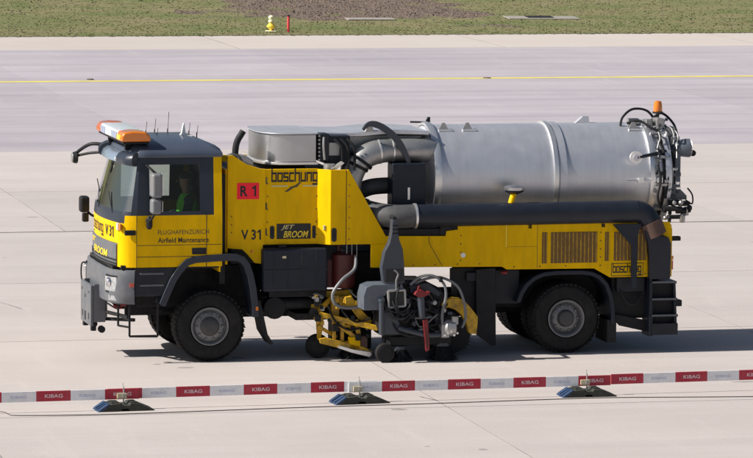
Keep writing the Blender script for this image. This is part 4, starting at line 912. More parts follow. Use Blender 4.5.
# --- fuel tank and other boxes between the axles
FT = MB().box(.82, 1.86, -1.215, -.55, 1.07, 1.755).build('fuel_tank', 'darkslate', T, bevel=.05, seg=3)
for x in (1.0, 1.22, 1.45, 1.68): MB().box(x - .012, x + .012, -1.221, -1.20, 1.12, 1.70).build('tank_rib', 'plastic', FT, bevel=.005)
MB().box(.83, 1.85, -1.224, -1.20, 1.405, 1.425).build('tank_rib', 'plastic', FT, bevel=.005)
MB().box(1.13, 1.19, -1.228, -1.218, 1.60, 1.635).build('tank_label', 'ivory', FT); MB().box(1.09, 1.21, -1.15, -1.0, 1.755, 1.80).build('tank_latch', 'black', FT, bevel=.01)
MB().box(.95, 1.85, -1.1, -.5, .98, 1.06).build('tank_tray', 'chassis', T)
MB().box(1.88, 2.12, -1.0, -.5, 1.1, 1.8).build('pump_box', 'darkred', T, bevel=.03); MB().lathe([(1.10, .16), (1.15, .19), (1.62, .19), (1.66, .12)], (2.16, -.98, 0), 'z', 24).build('red_cylinder', 'darkred', T)
for x in (2.18, 2.26, 2.34): MB().tube([(x, -1.12, 1.80), (x, -1.12, 1.55)], .008, 6).build('hanging_pipe', 'steeldull', T)
MB().tube([(1.15, -.9, .86), (1.7, -.9, .86)], .10, 16).build('air_reservoir', 'black', T)
MB().lathe([(-.11, .12), (-.1, .17), (.1, .17), (.11, .12)], (1.05, -.95, .80), 'y', 20).build('brake_chamber', 'black', T)
MB().box(4.02, 4.60, -.95, -.5, .60, 1.34).build('battery_box', 'black', T, bevel=.03); MB().box(4.60, 5.02, -1.0, -.5, .78, 1.34).build('tool_box', 'plastic', T, bevel=.03)
MB().box(4.10, 4.40, -1.16, -.9, 1.17, 1.32).build('control_box', 'plastic', T, bevel=.02)
for p in ((4.72, -1.12, 1.30),): MB().lathe([(-.05, .02), (.05, .035)], p, 'x', 10).build('hose_coupling', 'red', T)
mb = MB(); mb.prism([(4.25, 1.36), (4.56, 1.38), (4.585, .16), (4.52, .15), (4.27, .33)], -1.19, -1.15); mb.build('side_flap', 'black', T)
mb = MB(); mb.prism([(3.86, 1.38), (4.25, 1.38), (4.27, .70), (4.12, .80), (4.00, 1.08), (3.86, 1.18)], -1.10, -1.04); mb.build('splash_guard', 'black', T)
MB().box(2.35, 2.95, -.55, .6, .95, 1.62).build('turntable', 'chassis', T, bevel=.03)

N0 = set(bpy.data.objects)
# --- broom unit between the axles
ya = -1.46
mb = MB(); mb.prism([(2.80, 2.20), (2.875, 2.20), (2.885, 2.05), (2.915, 1.88), (2.97, 1.74), (2.995, 1.50), (3.005, 1.22), (2.94, 1.19), (2.70, 1.19), (2.66, 1.25), (2.635, 1.46), (2.68, 1.70), (2.755, 1.84), (2.79, 2.0)], ya - .08, ya + .08)
COLM = mb.build('lift_column', 'machine', T, bevel=.012)
MB().box(2.70, 2.985, ya - .088, ya - .078, 1.235, 1.435).build('column_recess', 'ink', COLM); MB().tube(spline([(2.83, ya - .10, 1.42), (2.89, ya - .11, 1.36), (2.86, ya - .11, 1.25), (2.87, ya - .1, 1.10)]), .016, 8).build('column_hose', 'hosegrey', COLM)
mb = MB()
for z in (2.10, 2.04, 1.98): mb.box(2.80, 2.89, ya - .09, ya - .08, z, z + .02)
mb.tube([(2.84, ya - .07, 2.22), (2.90, ya + .5, 2.2)], .03, 10); mb.build('column_bracket', 'black', COLM)
# grey cover housings
mb = MB(); mb.prism([(2.345, 1.02), (2.385, 1.16), (2.50, 1.20), (2.96, 1.205), (3.0, 1.10), (2.72, 1.06), (2.66, .98), (2.62, .80), (2.345, .80)], -1.55, -1.10); HC = mb.build('broom_housing', 'machinelight', T, bevel=.015)
mb = MB(); mb.prism([(3.0, 1.25), (3.35, 1.24), (3.62, 1.10), (3.72, .95), (3.70, .60), (3.40, .40), (2.70, .36), (2.62, .55), (2.64, .80), (2.72, 1.04), (3.0, 1.08)], -1.40, -.80); mb.build('gear_housing', 'black', T, bevel=.03)
mb = MB(); mb.prism([(3.10, 1.18), (3.40, 1.20), (3.62, 1.04), (3.56, .98), (3.38, 1.08), (3.12, 1.04)], -1.47, -1.40); mb.build('gear_plate', 'slate', T, bevel=.012)
# hydraulic motor frame with dark opening
mb = MB()
for a, c in (((2.735, 1.10), (3.0, 1.11)), ((3.0, 1.11), (3.01, .86)), ((3.01, .86), (2.745, .84)), ((2.745, .84), (2.735, 1.10))): mb.tube([(a[0], -1.56, a[1]), (c[0], -1.56, c[1])], .022, 8)
mb.build('motor_frame', 'steeldull', T); MB().box(2.76, 2.99, -1.555, -1.50, .86, 1.09).build('motor_opening', 'ink', T)
for p in ([(2.66, -1.55, 1.02), (2.70, -1.60, .84), (2.85, -1.62, .77), (3.05, -1.6, .82), (3.10, -1.55, .95)], [(2.68, -1.56, .92), (2.74, -1.62, .72), (2.95, -1.63, .66), (3.12, -1.58, .78)], [(2.80, -1.57, .95), (2.86, -1.63, .80), (2.98, -1.62, .74), (3.08, -1.58, .86)], [(2.92, -1.55, 1.2), (2.86, -1.62, 1.02), (2.87, -1.62, .84), (3.0, -1.6, .68)]):
    MB().tube(spline(p), .016, 8).build('broom_hose', 'chassis', T)
MB().tube([(2.625, -1.58, .96), (2.63, -1.58, .42)], .042, 14).build('support_tube', 'machine', T); MB().lathe([(-.02, .055), (.02, .055)], (2.625, -1.58, .96), 'z', 14).build('tube_cap', 'machine', T)
mb = MB(); mb.prism([(2.64, .82), (2.80, .76), (2.92, .60), (2.92, .42), (2.64, .42)], -1.57, -1.48); mb.build('side_plate', 'machine', T, bevel=.012)
MB().tube(spline([(2.90, -1.56, .52), (3.1, -1.58, .46), (3.4, -1.58, .40), (3.62, -1.56, .40)]), .045, 12).build('broom_beam', 'machine', T)
MB().tube([(3.245, -1.60, 1.06), (3.265, -1.60, .68)], .055, 14).build('jack_leg', 'machine', T)
mb = MB(); mb.prism([(3.13, 1.04), (3.16, 1.09), (3.24, 1.12), (3.32, 1.08), (3.38, 1.09), (3.38, 1.05), (3.30, 1.01), (3.20, 1.0)], -1.66, -1.58); mb.tube([(3.18, -1.68, 1.10), (3.20, -1.68, 1.18)], .02, 8); mb.build('jack_handle', 'red', T, bevel=.01)
mb = MB(); mb.prism([(3.27, .64), (3.35, .66), (3.375, .40), (3.385, .17), (3.325, .15), (3.30, .36)], -1.65, -1.60); mb.build('jack_foot', 'red', T, bevel=.01); MB().box(3.32, 3.36, -1.656, -1.65, .22, .48).build('foot_slot', 'darkred', T)
# yellow curved brush cover
cov = [(3.62, .86), (3.70, .92), (3.80, .955), (3.92, .945), (4.02, .88), (4.12, .77), (4.22, .64)]; inn = [(4.20, .37), (4.08, .39), (4.03, .55), (3.95, .68), (3.86, .76), (3.74, .80), (3.64, .78)]
MB().prism(cov + inn, -1.42, -1.30).build('brush_cover', 'yellow_arm', T, bevel=.012)
MB().tube([(3.85, -1.25, .36), (3.85, 1.1, .36)], .30, 28).build('broom_core', 'black', T)
mb = MB()
for k in range(700):
    a = random.uniform(0, 2 * math.pi); yy = random.uniform(-1.34, 1.1); r1 = random.uniform(.34, .42)
    if .36 + math.sin(a) * r1 < .02: r1 = .34 / max(.1, -math.sin(a)) * .97
    p0 = Vector((3.85 + math.cos(a) * .28, yy, .36 + math.sin(a) * .28)); p1 = Vector((3.85 + math.cos(a + .12) * r1, yy + random.uniform(-.03, .03), .36 + math.sin(a + .12) * r1)); sd_ = Vector((-math.sin(a), 0, math.cos(a))) * .008
    mb.add([p0 - sd_, p0 + sd_, p1], [(0, 1, 2)])
o = mb.build('bristles', 'black', T, smooth=False); o['kind'] = 'stuff'
for p, r_ in (([(3.10, -1.5, 1.18), (3.25, -1.52, 1.30), (3.45, -1.54, 1.32), (3.62, -1.55, 1.20), (3.66, -1.56, 1.0), (3.60, -1.58, .75), (3.60, -1.6, .55)], .022), ([(3.12, -1.45, 1.16), (3.35, -1.46, 1.26), (3.60, -1.48, 1.28), (3.85, -1.5, 1.15), (3.96, -1.52, .90), (3.98, -1.54, .65), (3.92, -1.56, .50)], .022)):
    MB().tube(spline(p), r_, 10).build('loop_hose', 'hosegrey', T)
MB().box(3.56, 3.60, -1.58, -1.50, 1.22, 1.30).build('hose_clip', 'black', T)
mb = MB(); mb.lathe([(-.10, .10), (-.06, .13), (.08, .13), (.10, .09)], (3.72, -1.55, .50), 'x', 18); mb.box(3.58, 3.70, -1.63, -1.5, .36, .56); mb.lathe([(-.06, .06), (.06, .06)], (3.80, -1.58, .62), 'z', 12); MOT = mb.build('hydraulic_motor', 'steeldull', T)
for k in range(5): MB().lathe([(-.02, .018), (.02, .018)], (3.62 + .05 * k, -1.66, .40 + .03 * (k % 3)), 'y', 8).build('motor_bolt', 'steelbright', MOT)
for o in set(bpy.data.objects) - N0:                 # the unit sticks out beyond the body
    if o.parent is T and o.name.split('.')[0] not in ('broom_core', 'bristles'): o.location = (-.055, -.24, .03)
# broom support castor and front broom frame
def castor(x, y, r_):
    e = empty('castor', (x, y, 0), 0, T)
    MB().lathe([(-.07, r_ * .6), (-.06, r_ * .95), (-.04, r_), (.04, r_), (.06, r_ * .95), (.07, r_ * .6)], (0, 0, r_), 'y', 28).build('castor_tyre', 'rubber', e); MB().lathe([(-.074, r_ * .6), (-.05, r_ * .2), (.05, r_ * .2), (.074, r_ * .6)], (0, 0, r_), 'y', 20).build('castor_rim', 'black', e)
castor(1.75, -1.0, .19); castor(2.66, -1.70, .15)
def brush(x, y, r_, h_):
    e = MB().lathe([(h_ - .02, r_ * .5), (h_ + .03, r_ * .5), (h_ + .06, r_ * .2)], (x, y, 0), 'z', 20).build('disc_brush', 'machine', T)
    mb = MB()
    for k in range(260):
        a = random.uniform(0, 2 * math.pi); r0 = r_ * random.uniform(.15, .5); r1 = r_ * random.uniform(.7, 1.05); t_ = Vector((-math.sin(a), math.cos(a), 0)) * .007
        p0 = Vector((x + math.cos(a) * r0, y + math.sin(a) * r0, h_)); p1 = Vector((x + math.cos(a + .1) * r1, y + math.sin(a + .1) * r1, .006)); mb.add([p0 - t_, p0 + t_, p1 + t_ * .6, p1 - t_ * .6], [(0, 1, 2, 3)])
    o = mb.build('brush_bristles', 'black', e, smooth=False); o['kind'] = 'stuff'
brush(2.92, -1.52, .24, .20); brush(3.62, -1.50, .27, .24); brush(2.30, -1.05, .28, .20)
MB().box(2.75, 3.75, -1.62, -1.10, .24, .40).build('brush_beam', 'black', T, bevel=.03)
for (a, b_, w_) in (((1.66, -1.2, .70), (1.95, -1.1, .96), .05), ((1.95, -1.26, .60), (2.30, -1.30, .34), .045), ((2.10, -1.24, .92), (2.62, -1.34, .84), .05), ((1.72, -1.15, .52), (2.02, -1.15, .34), .04), ((2.30, -1.30, .62), (2.34, -1.30, .34), .05), ((1.88, -1.0, 1.0), (2.3, -1.0, 1.02), .07)):
    MB().bar(a, b_, w_, w_ * 1.4).build('link_bar', 'yellow_arm', T, bevel=.006)
for p in ([(2.0, -1.3, .9), (2.12, -1.38, .7), (2.3, -1.38, .6), (2.5, -1.4, .66)], [(1.85, -1.25, .85), (1.95, -1.34, .62), (2.15, -1.36, .48), (2.35, -1.36, .5)], [(2.2, -1.2, 1.1), (2.3, -1.3, .98), (2.42, -1.45, 1.0)]):
    MB().tube(spline(p), .016, 8).build('feed_hose', 'black', T)
for p in ([(3.10, -1.70, .95), (3.18, -1.78, .72), (3.35, -1.80, .58), (3.55, -1.78, .62)], [(3.0, -1.68, 1.15), (3.15, -1.74, 1.2), (3.3, -1.74, 1.0), (3.45, -1.74, .78), (3.55, -1.76, .6)], [(2.72, -1.78, .70), (2.85, -1.84, .48), (3.1, -1.84, .42), (3.3, -1.80, .5)], [(3.28, -1.66, 1.20), (3.42, -1.7, 1.05), (3.5, -1.72, .85), (3.62, -1.72, .7)]):
    MB().tube(spline(p), .015, 8).build('broom_hose', 'chassis', T)
for (x, y, z, r_) in ((3.12, -1.70, .60, .05), (3.44, -1.70, .92, .045), (3.50, -1.70, .70, .06), (3.05, -1.72, .50, .045), (2.80, -1.76, .60, .05)):
    MB().lathe([(-.05, r_ * .7), (-.03, r_), (.03, r_), (.05, r_ * .6)], (x, y, z), 'y', 12).build('broom_joint', 'machine' if r_ > .047 else 'steeldull', T)
mb = MB(); mb.prism([(1.62, .86), (1.80, .86), (1.82, .60), (1.78, .30), (1.72, .30), (1.70, .58), (1.62, .70)], -1.12, -1.08); mb.build('castor_bracket', 'yellow_arm', T, bevel=.01)
mb = MB(); mb.bar((1.62, -1.22, .735), (2.62, -1.42, .50), .06, .085); YA = mb.build('pull_bar', 'yellow_arm', T, bevel=.01)
MB().lathe([(-.06, .07), (.06, .07)], (1.63, -1.22, .74), 'y', 18).build('bar_eye', 'black', YA)
mb = MB(); mb.box(1.93, 2.05, -1.20, -1.05, .62, 1.0); mb.box(2.05, 2.22, -1.18, -1.06, .78, .98); mb.build('bracket_block', 'yellow_arm', T, bevel=.015)
mb = MB(); mb.prism([(2.12, .98), (2.22, 1.0), (2.28, .92), (2.40, .76), (2.56, .60), (2.50, .52), (2.34, .64), (2.22, .80), (2.12, .88)], -1.30, -1.22); mb.build('link_arm', 'yellow_arm', T, bevel=.01)
mb = MB()
for (x0, x1, z0, z1) in ((1.93, 1.98, .25, .66), (2.06, 2.11, .22, .64), (2.20, 2.25, .2, .6), (1.93, 2.25, .24, .29), (1.93, 2.25, .50, .55)): mb.box(x0, x1, -1.28, -1.20, z0, z1)
mb.build('guard_frame', 'yellow_arm', T, bevel=.008)
MB().box(2.18, 2.36, -1.34, -1.22, .16, .36).build('weight_block', 'yellow', T, bevel=.012); MB().box(2.36, 2.48, -1.32, -1.22, .15, .37).build('weight_side', 'rubbercollar', T, bevel=.012)
mb = MB(); mb.prism([(1.98, .20), (2.20, .12), (2.50, .04), (2.54, .08), (2.52, .13), (2.25, .17), (2.02, .24)], -1.38, -1.20); mb.build('skid_plate', 'steelbright', T, bevel=.01)
MB().tube([(2.28, -1.2, .78), (2.50, -1.25, .56)], .035, 10).build('ram_rod', 'rubbercollar', T)
MB().tube(spline([(2.30, -1.22, 1.62), (2.26, -1.30, 1.42), (2.05, -1.36, 1.26), (1.90, -1.38, 1.05), (1.95, -1.38, .88), (2.15, -1.36, .82), (2.40, -1.36, .84)]), .026, 10).build('feed_hose', 'hosegrey', T)
MB().tube(spline([(1.60, -1.05, .98), (1.70, -1.1, 1.02), (1.82, -1.1, .96)]), .02, 8).build('feed_hose', 'hosegrey', T)
for p in ((1.70, -1.08, .92), (1.78, -1.08, .95), (1.66, -1.08, .96)): MB().lathe([(-.02, .02), (.02, .025)], p, 'y', 8).build('grease_cap', 'white', T)
MB().box(1.4, 2.6, -1.0, 1.0, .60, .70).build('broom_frame', 'chassis', T)

MB().box(1.98, 2.62, -1.0, -.70, .12, .96).build('dark_backing', 'black', T, bevel=.03)  # black block added behind the yellow frames to keep the background dark
mb = MB(); mb.prism([(1.70, .34), (1.80, .36), (2.42, .20), (2.56, .12), (2.52, .07), (2.30, .12), (1.72, .27)], -1.34, -1.28); mb.build('side_skid', 'yellow_arm', T, bevel=.008)
rs = random.Random(5)
for k in range(46):
    x = rs.uniform(2.68, 3.72); z = rs.uniform(.38, 1.12); y = -1.66 - rs.uniform(-.03, .10); a = rs.uniform(.025, .065)
    if x > 3.45 and z > .95: continue
    m_ = rs.choice(['machine', 'chassis', 'machinelight', 'steeldull', 'machine', 'black'])
    if k % 3: MB().box(x - a, x + a, y - a * .7, y + a, z - a * rs.uniform(.4, 1), z + a * rs.uniform(.4, 1)).build('broom_fitting', m_, T, bevel=.006)
    else: MB().lathe([(-a, a * .5), (-a * .6, a * .75), (a * .6, a * .75), (a, a * .4)], (x, y, z), rs.choice('xyz'), 12).build('broom_fitting', m_, T)
for k in range(12):
    x = rs.uniform(2.70, 3.3); z = rs.uniform(.5, 1.1); p = [(x, -1.70, z), (x + rs.uniform(.05, .2), -1.80, z - rs.uniform(.05, .25)), (x + rs.uniform(.2, .4), -1.80, z - rs.uniform(-.05, .3)), (x + rs.uniform(.3, .55), -1.70, max(.3, z - rs.uniform(0, .4)))]
    MB().tube(spline(p, 6), rs.uniform(.009, .016), 7).build('broom_hose', rs.choice(['black', 'chassis', 'hosegrey', 'black']), T)
for k in range(20):
    x = rs.uniform(1.62, 2.55); z = .92 - (x - 1.6) * .45 + rs.uniform(-.28, .10); a = rs.uniform(.018, .045); y = -1.30 - rs.uniform(0, .08)
    MB().box(x - a, x + a, y - a, y + a, z - a, z + a * 1.3).build('frame_fitting', rs.choice(['yellow_arm', 'black', 'steeldull', 'yellow_arm', 'chassis']), T, bevel=.006)
# rows of fasteners and hinges on the yellow panels
riv = None
for x, z, y in [(2.85 + .36 * i, 1.46, yb) for i in range(5)] + [(4.85 + .42 * i, 1.40, yb) for i in range(3)] + [(3.98, 1.52 + .13 * i, yb) for i in range(4)] + [(2.18, 1.88 + .17 * i, yb) for i in range(6)] + [(1.70, 1.95 + .2 * i, -1.07) for i in range(5)] + [(.92, 1.95 + .2 * i, -1.07) for i in range(5)] + [(6.26, 1.40 + .13 * i, yb) for i in range(5)] + [(7.0 + .09 * i, 1.25, yb) for i in range(4)]:
    if riv is None: o = MB().lathe([(-.006, .007), (-.004, .012), (.004, .013)], (0, 0, 0), 'y', 8).build('fastener', 'ventbrown', T); riv = o.data
    else: o = bpy.data.objects.new('fastener', riv); COL.objects.link(o); o.parent = T
    o.location = (x, y, z)
for z in (2.0, 2.4, 2.8): MB().tube([(.90, -1.078, z - .05), (.90, -1.078, z + .05)], .012, 8).build('hinge', 'inkgrey', T)
# small fittings round the rear door
for k in range(26):
    a = rs.uniform(math.pi * .98, math.pi * 1.0 + .1) if k < 4 else rs.uniform(math.pi * .55, math.pi * 1.22)
    rr = rs.uniform(.84, .90); x = rs.choice([rs.uniform(7.28, 7.46), rs.uniform(7.52, 7.66)]); q = rs.uniform(.012, .03)
    c = Vector((x, rr * math.cos(a), tz + rr * math.sin(a)))
    MB().obox(c, (1, 0, 0), (0, -math.sin(a), math.cos(a)), (0, math.cos(a), math.sin(a)), q * rs.uniform(.8, 2.2), q, q).build('door_fitting', rs.choice(['steeldull', 'machine', 'steelbright', 'black']), T, bevel=.004)
for k in range(7):
    a0 = math.pi * rs.uniform(.55, .85); pts = []
    for q in range(5):
        a = a0 + q * rs.uniform(.10, .16); rr = .88 + .05 * math.sin(q * 1.3 + k); pts.append((7.30 + .06 * k + .03 * math.sin(q + k), rr * math.cos(a), tz + rr * math.sin(a)))
    MB().tube(spline(pts, 6), rs.uniform(.008, .014), 7).build('rear_hose', rs.choice(['black', 'steeldull', 'black']), T)
MB().tube(spline([(7.30, -.88, 2.95), (7.34, -.92, 2.7), (7.30, -.90, 2.45), (7.36, -.85, 2.25)], 6), .02, 8).build('rear_hose', 'chassis', T)
for k in range(12):
    x = rs.uniform(7.45, 7.9); z = rs.uniform(2.05, 2.36); a = rs.uniform(.02, .045)
    MB().lathe([(-a, a * .6), (-a * .5, a), (a * .5, a), (a, a * .5)], (x, rs.uniform(-.95, -.7), z), rs.choice('xyz'), 10).build('rear_coupling', rs.choice(['chassis', 'steeldull', 'black']), T)
# ------------------------------------------------------------------ driver in the cab
def local(x, y, z): return T.matrix_basis @ Vector((x, y, z))
def skin_body(name, joints, edges, m, loc):
    me = bpy.data.meshes.new(name); me.from_pydata([j[0] for j in joints], edges, []); o = bpy.data.objects.new(name, me); COL.objects.link(o)
    me.materials.append(MATS[m]); sk = o.modifiers.new('skin', 'SKIN'); sk.use_smooth_shade = True
    me.skin_vertices if me.skin_vertices else None
    if not me.skin_vertices:
        bpy.context.view_layer.objects.active = o; bpy.ops.object.mode_set(mode='OBJECT') if False else None
    lay = me.skin_vertices[0].data
    for i, j in enumerate(joints): lay[i].radius = (j[1], j[2] if len(j) > 2 else j[1]); lay[i].use_root = (i == 0)
    d = o.modifiers.new('sub', 'SUBSURF'); d.levels = 1; d.render_levels = 2
    return o
DX, DY = -.24, -.62
J = [((0, 0, 0), .15, .17), ((.0, 0, .22), .14, .17), ((-.02, 0, .44), .13, .19), ((-.03, 0, .56), .06), ((-.05, 0, .63), .055), ((-.07, 0, .70), .085, .075), ((-.075, 0, .80), .10, .085), ((-.07, 0, .88), .06),
     ((-.03, -.21, .47), .065), ((-.10, -.27, .25), .05), ((-.34, -.22, .19), .042), ((-.46, -.17, .26), .034), ((-.53, -.15, .29), .026),
     ((-.03, .21, .47), .065), ((-.10, .27, .25), .05), ((-.34, .22, .19), .042), ((-.46, .17, .26), .034), ((-.53, .15, .29), .026),
     ((-.22, -.11, .0), .09), ((-.46, -.13, .04), .075), ((-.52, -.13, -.30), .055), ((-.22, .11, .0), .09), ((-.46, .13, .04), .075), ((-.52, .13, -.30), .055)]
ED = [(0,1),(1,2),(2,3),(3,4),(4,5),(5,6),(6,7),(2,8),(8,9),(9,10),(10,11),(11,12),(2,13),(13,14),(14,15),(15,16),(16,17),(0,18),(18,19),(19,20),(0,21),(21,22),(22,23)]
def make_person():
    o = skin_body('person', J, ED, 'skin', None); o.location = local(DX, DY, 2.02); o.rotation_euler = (0, 0, TH)
    tag(o, 'driver in a bright green high-visibility vest sitting behind the cab side window', 'person')
    mb = MB()
    for z, rx, ry in ((-.05, .185, .215), (.10, .18, .21), (.25, .175, .215), (.40, .165, .235), (.50, .13, .22), (.56, .09, .12)):
        for k in range(20): a = 2 * math.pi * k / 20; mb.v.append((-.01 + rx * math.cos(a), ry * math.sin(a), z))
    for i in range(5):
        for k in range(20): k2 = (k + 1) % 20; mb.f.append((i * 20 + k, i * 20 + k2, (i + 1) * 20 + k2, (i + 1) * 20 + k)); mb.mi.append(0)
    mb.build('vest', 'hivis', o, solid=.01, angle=60)
    for s_ in (-1, 1):
        MB().tube(spline([(-.03, s_ * .19, .49), (-.03, s_ * .225, .45), (-.10, s_ * .275, .25), (-.22, s_ * .25, .20), (-.36, s_ * .215, .19)]), [.085] * 9 + [.072] * 16 + [.06] * 8, 12).build('sleeve', 'darkcloth', o)
        MB().tube([(-.10, s_ * .11, 0), (-.30, s_ * .115, .015), (-.47, s_ * .13, .03), (-.53, s_ * .13, -.05), (-.55, s_ * .13, -.30)], [.11, .10, .095, .09, .075], 12).build('trouser_leg', 'darkcloth', o)
        MB().lathe([(-.008, .008), (0, .012), (.008, .006)], (-.168, s_ * .033, .775), 'x', 8).build('eye', 'ink', o)
        MB().lathe([(-.012, .01), (0, .03), (.012, .02)], (-.07, s_ * .09, .77), 'y', 10).build('ear', 'skin', o)
        for k in range(4):                      # fingers closed on the wheel rim
            MB().tube(spline([(-.52, s_ * .15 + s_ * .02 * (k - 1.5), .30), (-.58, s_ * .15 + s_ * .02 * (k - 1.5), .315), (-.605, s_ * .15 + s_ * .02 * (k - 1.5), .285), (-.585, s_ * .15 + s_ * .02 * (k - 1.5), .26)], 3), .0095, 7).build('finger', 'skin', o)
        MB().tube([(-.51, s_ * .12, .29), (-.55, s_ * .10, .275), (-.58, s_ * .10, .26)], .011, 7).build('thumb', 'skin', o)
    MB().prism([(-.175, .74), (-.195, .735), (-.17, .775)], -.014, .014).build('nose', 'skin', o)
    MB().box(-.172, -.160, -.025, .025, .70, .708).build('mouth', 'darkred', o)
    mb = MB()
    for i in range(6):
        ph = math.pi / 2 * i / 6; zz = .795 + .105 * math.sin(ph) ; rr = math.cos(ph)
        for k in range(18): a = 2 * math.pi * k / 18; mb.v.append((-.062 + .108 * rr * math.cos(a), .093 * rr * math.sin(a), zz))
    for i in range(5):
        for k in range(18): k2 = (k + 1) % 18; mb.f.append((i * 18 + k, i * 18 + k2, (i + 1) * 18 + k2, (i + 1) * 18 + k)); mb.mi.append(0)
    mb.f.append(tuple(5 * 18 + k for k in range(18))); mb.mi.append(0)
    mb.build('hair', 'hair', o)
make_person()

# ------------------------------------------------------------------ barrier in front
BA = R(15.26); BQ = Vector((-4.834, -7.224, 0))
def bpos(s, off=0.0, z=0.0): return (BQ.x + s * math.cos(BA) - off * math.sin(BA), BQ.y + s * math.sin(BA) + off * math.cos(BA), z)
def plank(s0, first_red, off, tilt, label):
    mb = MB()
    for k in range(8): mb.box(k * .5, (k + 1) * .5, -.012, .012, 0, .148, 0 if (k % 2 == 0) == first_red else 1)
    o = mb.build('barrier_plank', ['paintred', 'paintwhite'], None, smooth=False); o.location = bpos(s0, off, .155); o.rotation_euler = (0, -tilt, BA)
    tag(o, label, 'barrier', 'planks of the low barrier')
    for k in range(8):
        red = (k % 2 == 0) == first_red
        lettering('KIBAG', o, lambda u, v, k=k: (k * .5 + (.125 if red else .13) + u, -.0145, .050 + v), 'printwhite' if red else 'printblue', .26 if red else .23, .052 if red else .04, bold=.015)
plank(-2.50, False, 0.0, 0.0, 'red and white barrier plank ending at the leftmost black foot')
plank(1.05, True, .032, 0.0022, 'red and white barrier plank between the leftmost and the middle black foot')
plank(4.61, False, 0.0, -0.0018, 'red and white barrier plank between the middle and the rightmost black foot')
plank(8.63, True, .032, 0.003, 'red and white barrier plank running right from the rightmost black foot')
def foot(x, y, rz, label):
    e = empty('barrier_stand', (x, y, 0), rz); tag(e, label, 'barrier stand', 'rubber feet of the low barrier')
    mb = MB(); prof = [(-.36, 0), (-.24, .095), (-.20, .11), (-.07, .115), (-.055, .085), (.055, .085), (.07, .115), (.19, .11), (.24, .09), (.42, .015), (.42, 0), (.06, 0), (.05, .035), (-.05, .035), (-.06, 0)]
    mb.prism(prof, -.18, .18); mb.build('base', 'footrubber', e, bevel=.008)
    for x0, x1 in ((-.20, -.08), (.08, .18)): MB().box(x0, x1, -.12, .12, .112, .128).build('top_pad', 'footrubber', e, bevel=.006)
    mb = MB(); mb.prism([(-.41, .0), (-.385, .03), (-.255, .115), (-.225, .105), (-.35, .0)], -.185, .185); BC = mb.build('end_cap', 'footblue', e, bevel=.008)
    for yy in (-.09, .03): MB().obox((-.335, yy, .072), (.145, 0, .085), (0, 1, 0), (-.085, 0, .145), .08, .012, .006).build('cap_stripe', 'capstripe', BC)
    MB().tube([(0, -.03, .05), (0, -.03, .33)], .011, 8).build('peg', 'steeldull', e); MB().tube([(0, -.03, .32), (-.01, -.03, .39)], .004, 6).build('peg_tip', 'steeldull', e)
    MB().box(-.10, .045, -.050, -.032, .165, .245).build('clip', 'ivory', e, bevel=.008); MB().box(-.02, .02, -.06, -.049, .18, .235).build('clip_screw', 'steeldull', e, bevel=.004)
    return e
def foot_at(s, rz, label): p = bpos(s, .012); foot(p[0], p[1], rz, label)
foot_at(1.27, R(16), 'leftmost black barrier foot with a blue end cap under the plank joint')
foot_at(4.77, R(18), 'middle black barrier foot with a blue end cap, in front of the broom unit')
foot_at(8.24, R(13), 'rightmost black barrier foot with a blue end cap, in front of the rear wheel')
cp = [(-7.2, -6.2), (-6.1, -6.72), (-5.35, -7.21), (-5.21, -7.45), (-5.0, -7.58), (-3.63, -7.355), (-1.08, -6.56), (.80, -6.05), (2.71, -5.47), (3.60, -5.26), (5.57, -5.04), (8, -4.6), (12, -3.8)]
o = MB().tube(spline([(x, y, .007) for x, y in cp], 8), .0065, 8).build('ground_cable', 'cablemat'); tag(o, 'thin dark cable lying on the concrete along the barrier', 'cable')

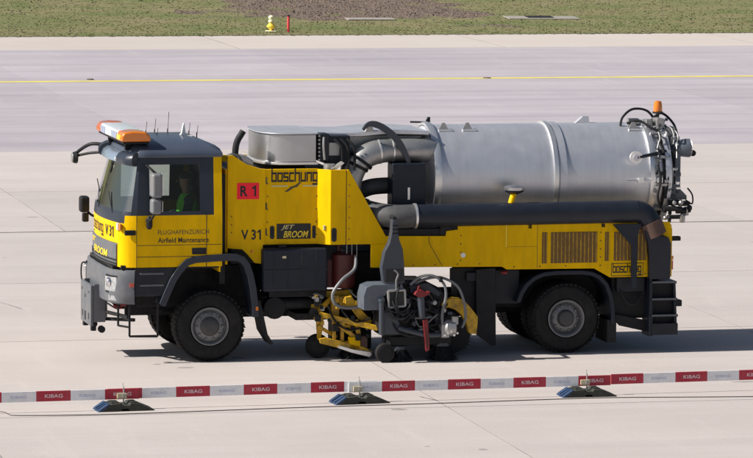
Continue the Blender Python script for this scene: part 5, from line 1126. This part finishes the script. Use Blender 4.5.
# ------------------------------------------------------------------ small things at the grass edge
e = empty('traffic_cone', (-3.65, 81.84, 0)); tag(e, 'small yellow and white cone standing at the grass edge', 'cone')
MB().box(-.19, .19, -.19, .19, 0.02, .05).build('cone_base', 'conepale', e, bevel=.01)
MB().lathe([(.05, .05), (.09, .05), (.17, .15), (.20, .155), (.30, .07), (.32, .06)], (0, 0, 0), 'z', 24).build('cone_skirt', 'coneyellow', e); MB().lathe([(.05, .035), (.17, .035)], (0.05, 0, 0), 'z', 12).build('cone_foot', 'paintred', e)
MB().lathe([(.32, .06), (.34, .095), (.39, .095), (.43, .05)], (0, 0, 0), 'z', 24).build('cone_band', 'conepale', e); MB().lathe([(.43, .05), (.46, .088), (.52, .095), (.56, .06), (.575, .02)], (0, 0, 0), 'z', 24).build('cone_tip', 'conepale', e)
e = empty('marker_post', (-3.06, 81.93, 0)); tag(e, 'short red marker post beside the small cone', 'post')
MB().lathe([(0, .045), (.50, .042), (.54, .035)], (0, 0, 0), 'z', 16).build('post', 'pinkred', e); MB().lathe([(.54, .055), (.57, .055), (.585, .03)], (0, 0, 0), 'z', 16).build('post_cap', 'black', e)
mb = MB(); mb.box(-1.0, .72, -.5, .5, 0, .05); o = mb.build('concrete_plate', 'slabwhite', None, bevel=.02); o.location = (-.15, 89.6, 0); o.rotation_euler = (0, 0, RW * .6); tag(o, 'pale concrete plate lying in the grass in front of the bare soil', 'plate')
e = empty('inspection_shaft', (5.9, 91.5, 0), RW * .5); tag(e, 'flat concrete shaft cover with a dark lid in the grass at right', 'shaft cover')
MB().box(-1.3, 1.3, -.8, .8, 0, .035).build('shaft_frame', 'slabwhite', e, bevel=.02); MB().box(-.55, .40, -.45, .5, .035, .06).build('shaft_lid', 'chassis', e, bevel=.015)
for x, y in ((-8.3, 58.6), (3.2, 60.6)):
    mb = MB(); k = 9; mb.prism([(x + .32 * math.cos(2 * math.pi * i / k) * random.uniform(.6, 1) * .45, y + .10 * math.sin(2 * math.pi * i / k) * random.uniform(.5, 1)) for i in range(k)], .005, .03, axis='z')
    o = mb.build('dirt_clod', 'soil', None, bevel=.01); tag(o, 'small dark clod of dirt by the yellow line, ' + ('at left' if x < 0 else 'behind the tank'), 'dirt clod', 'dirt clods by the line')
print('objects', len(bpy.data.objects), 'tris', sum(len(m.polygons) for m in bpy.data.meshes))
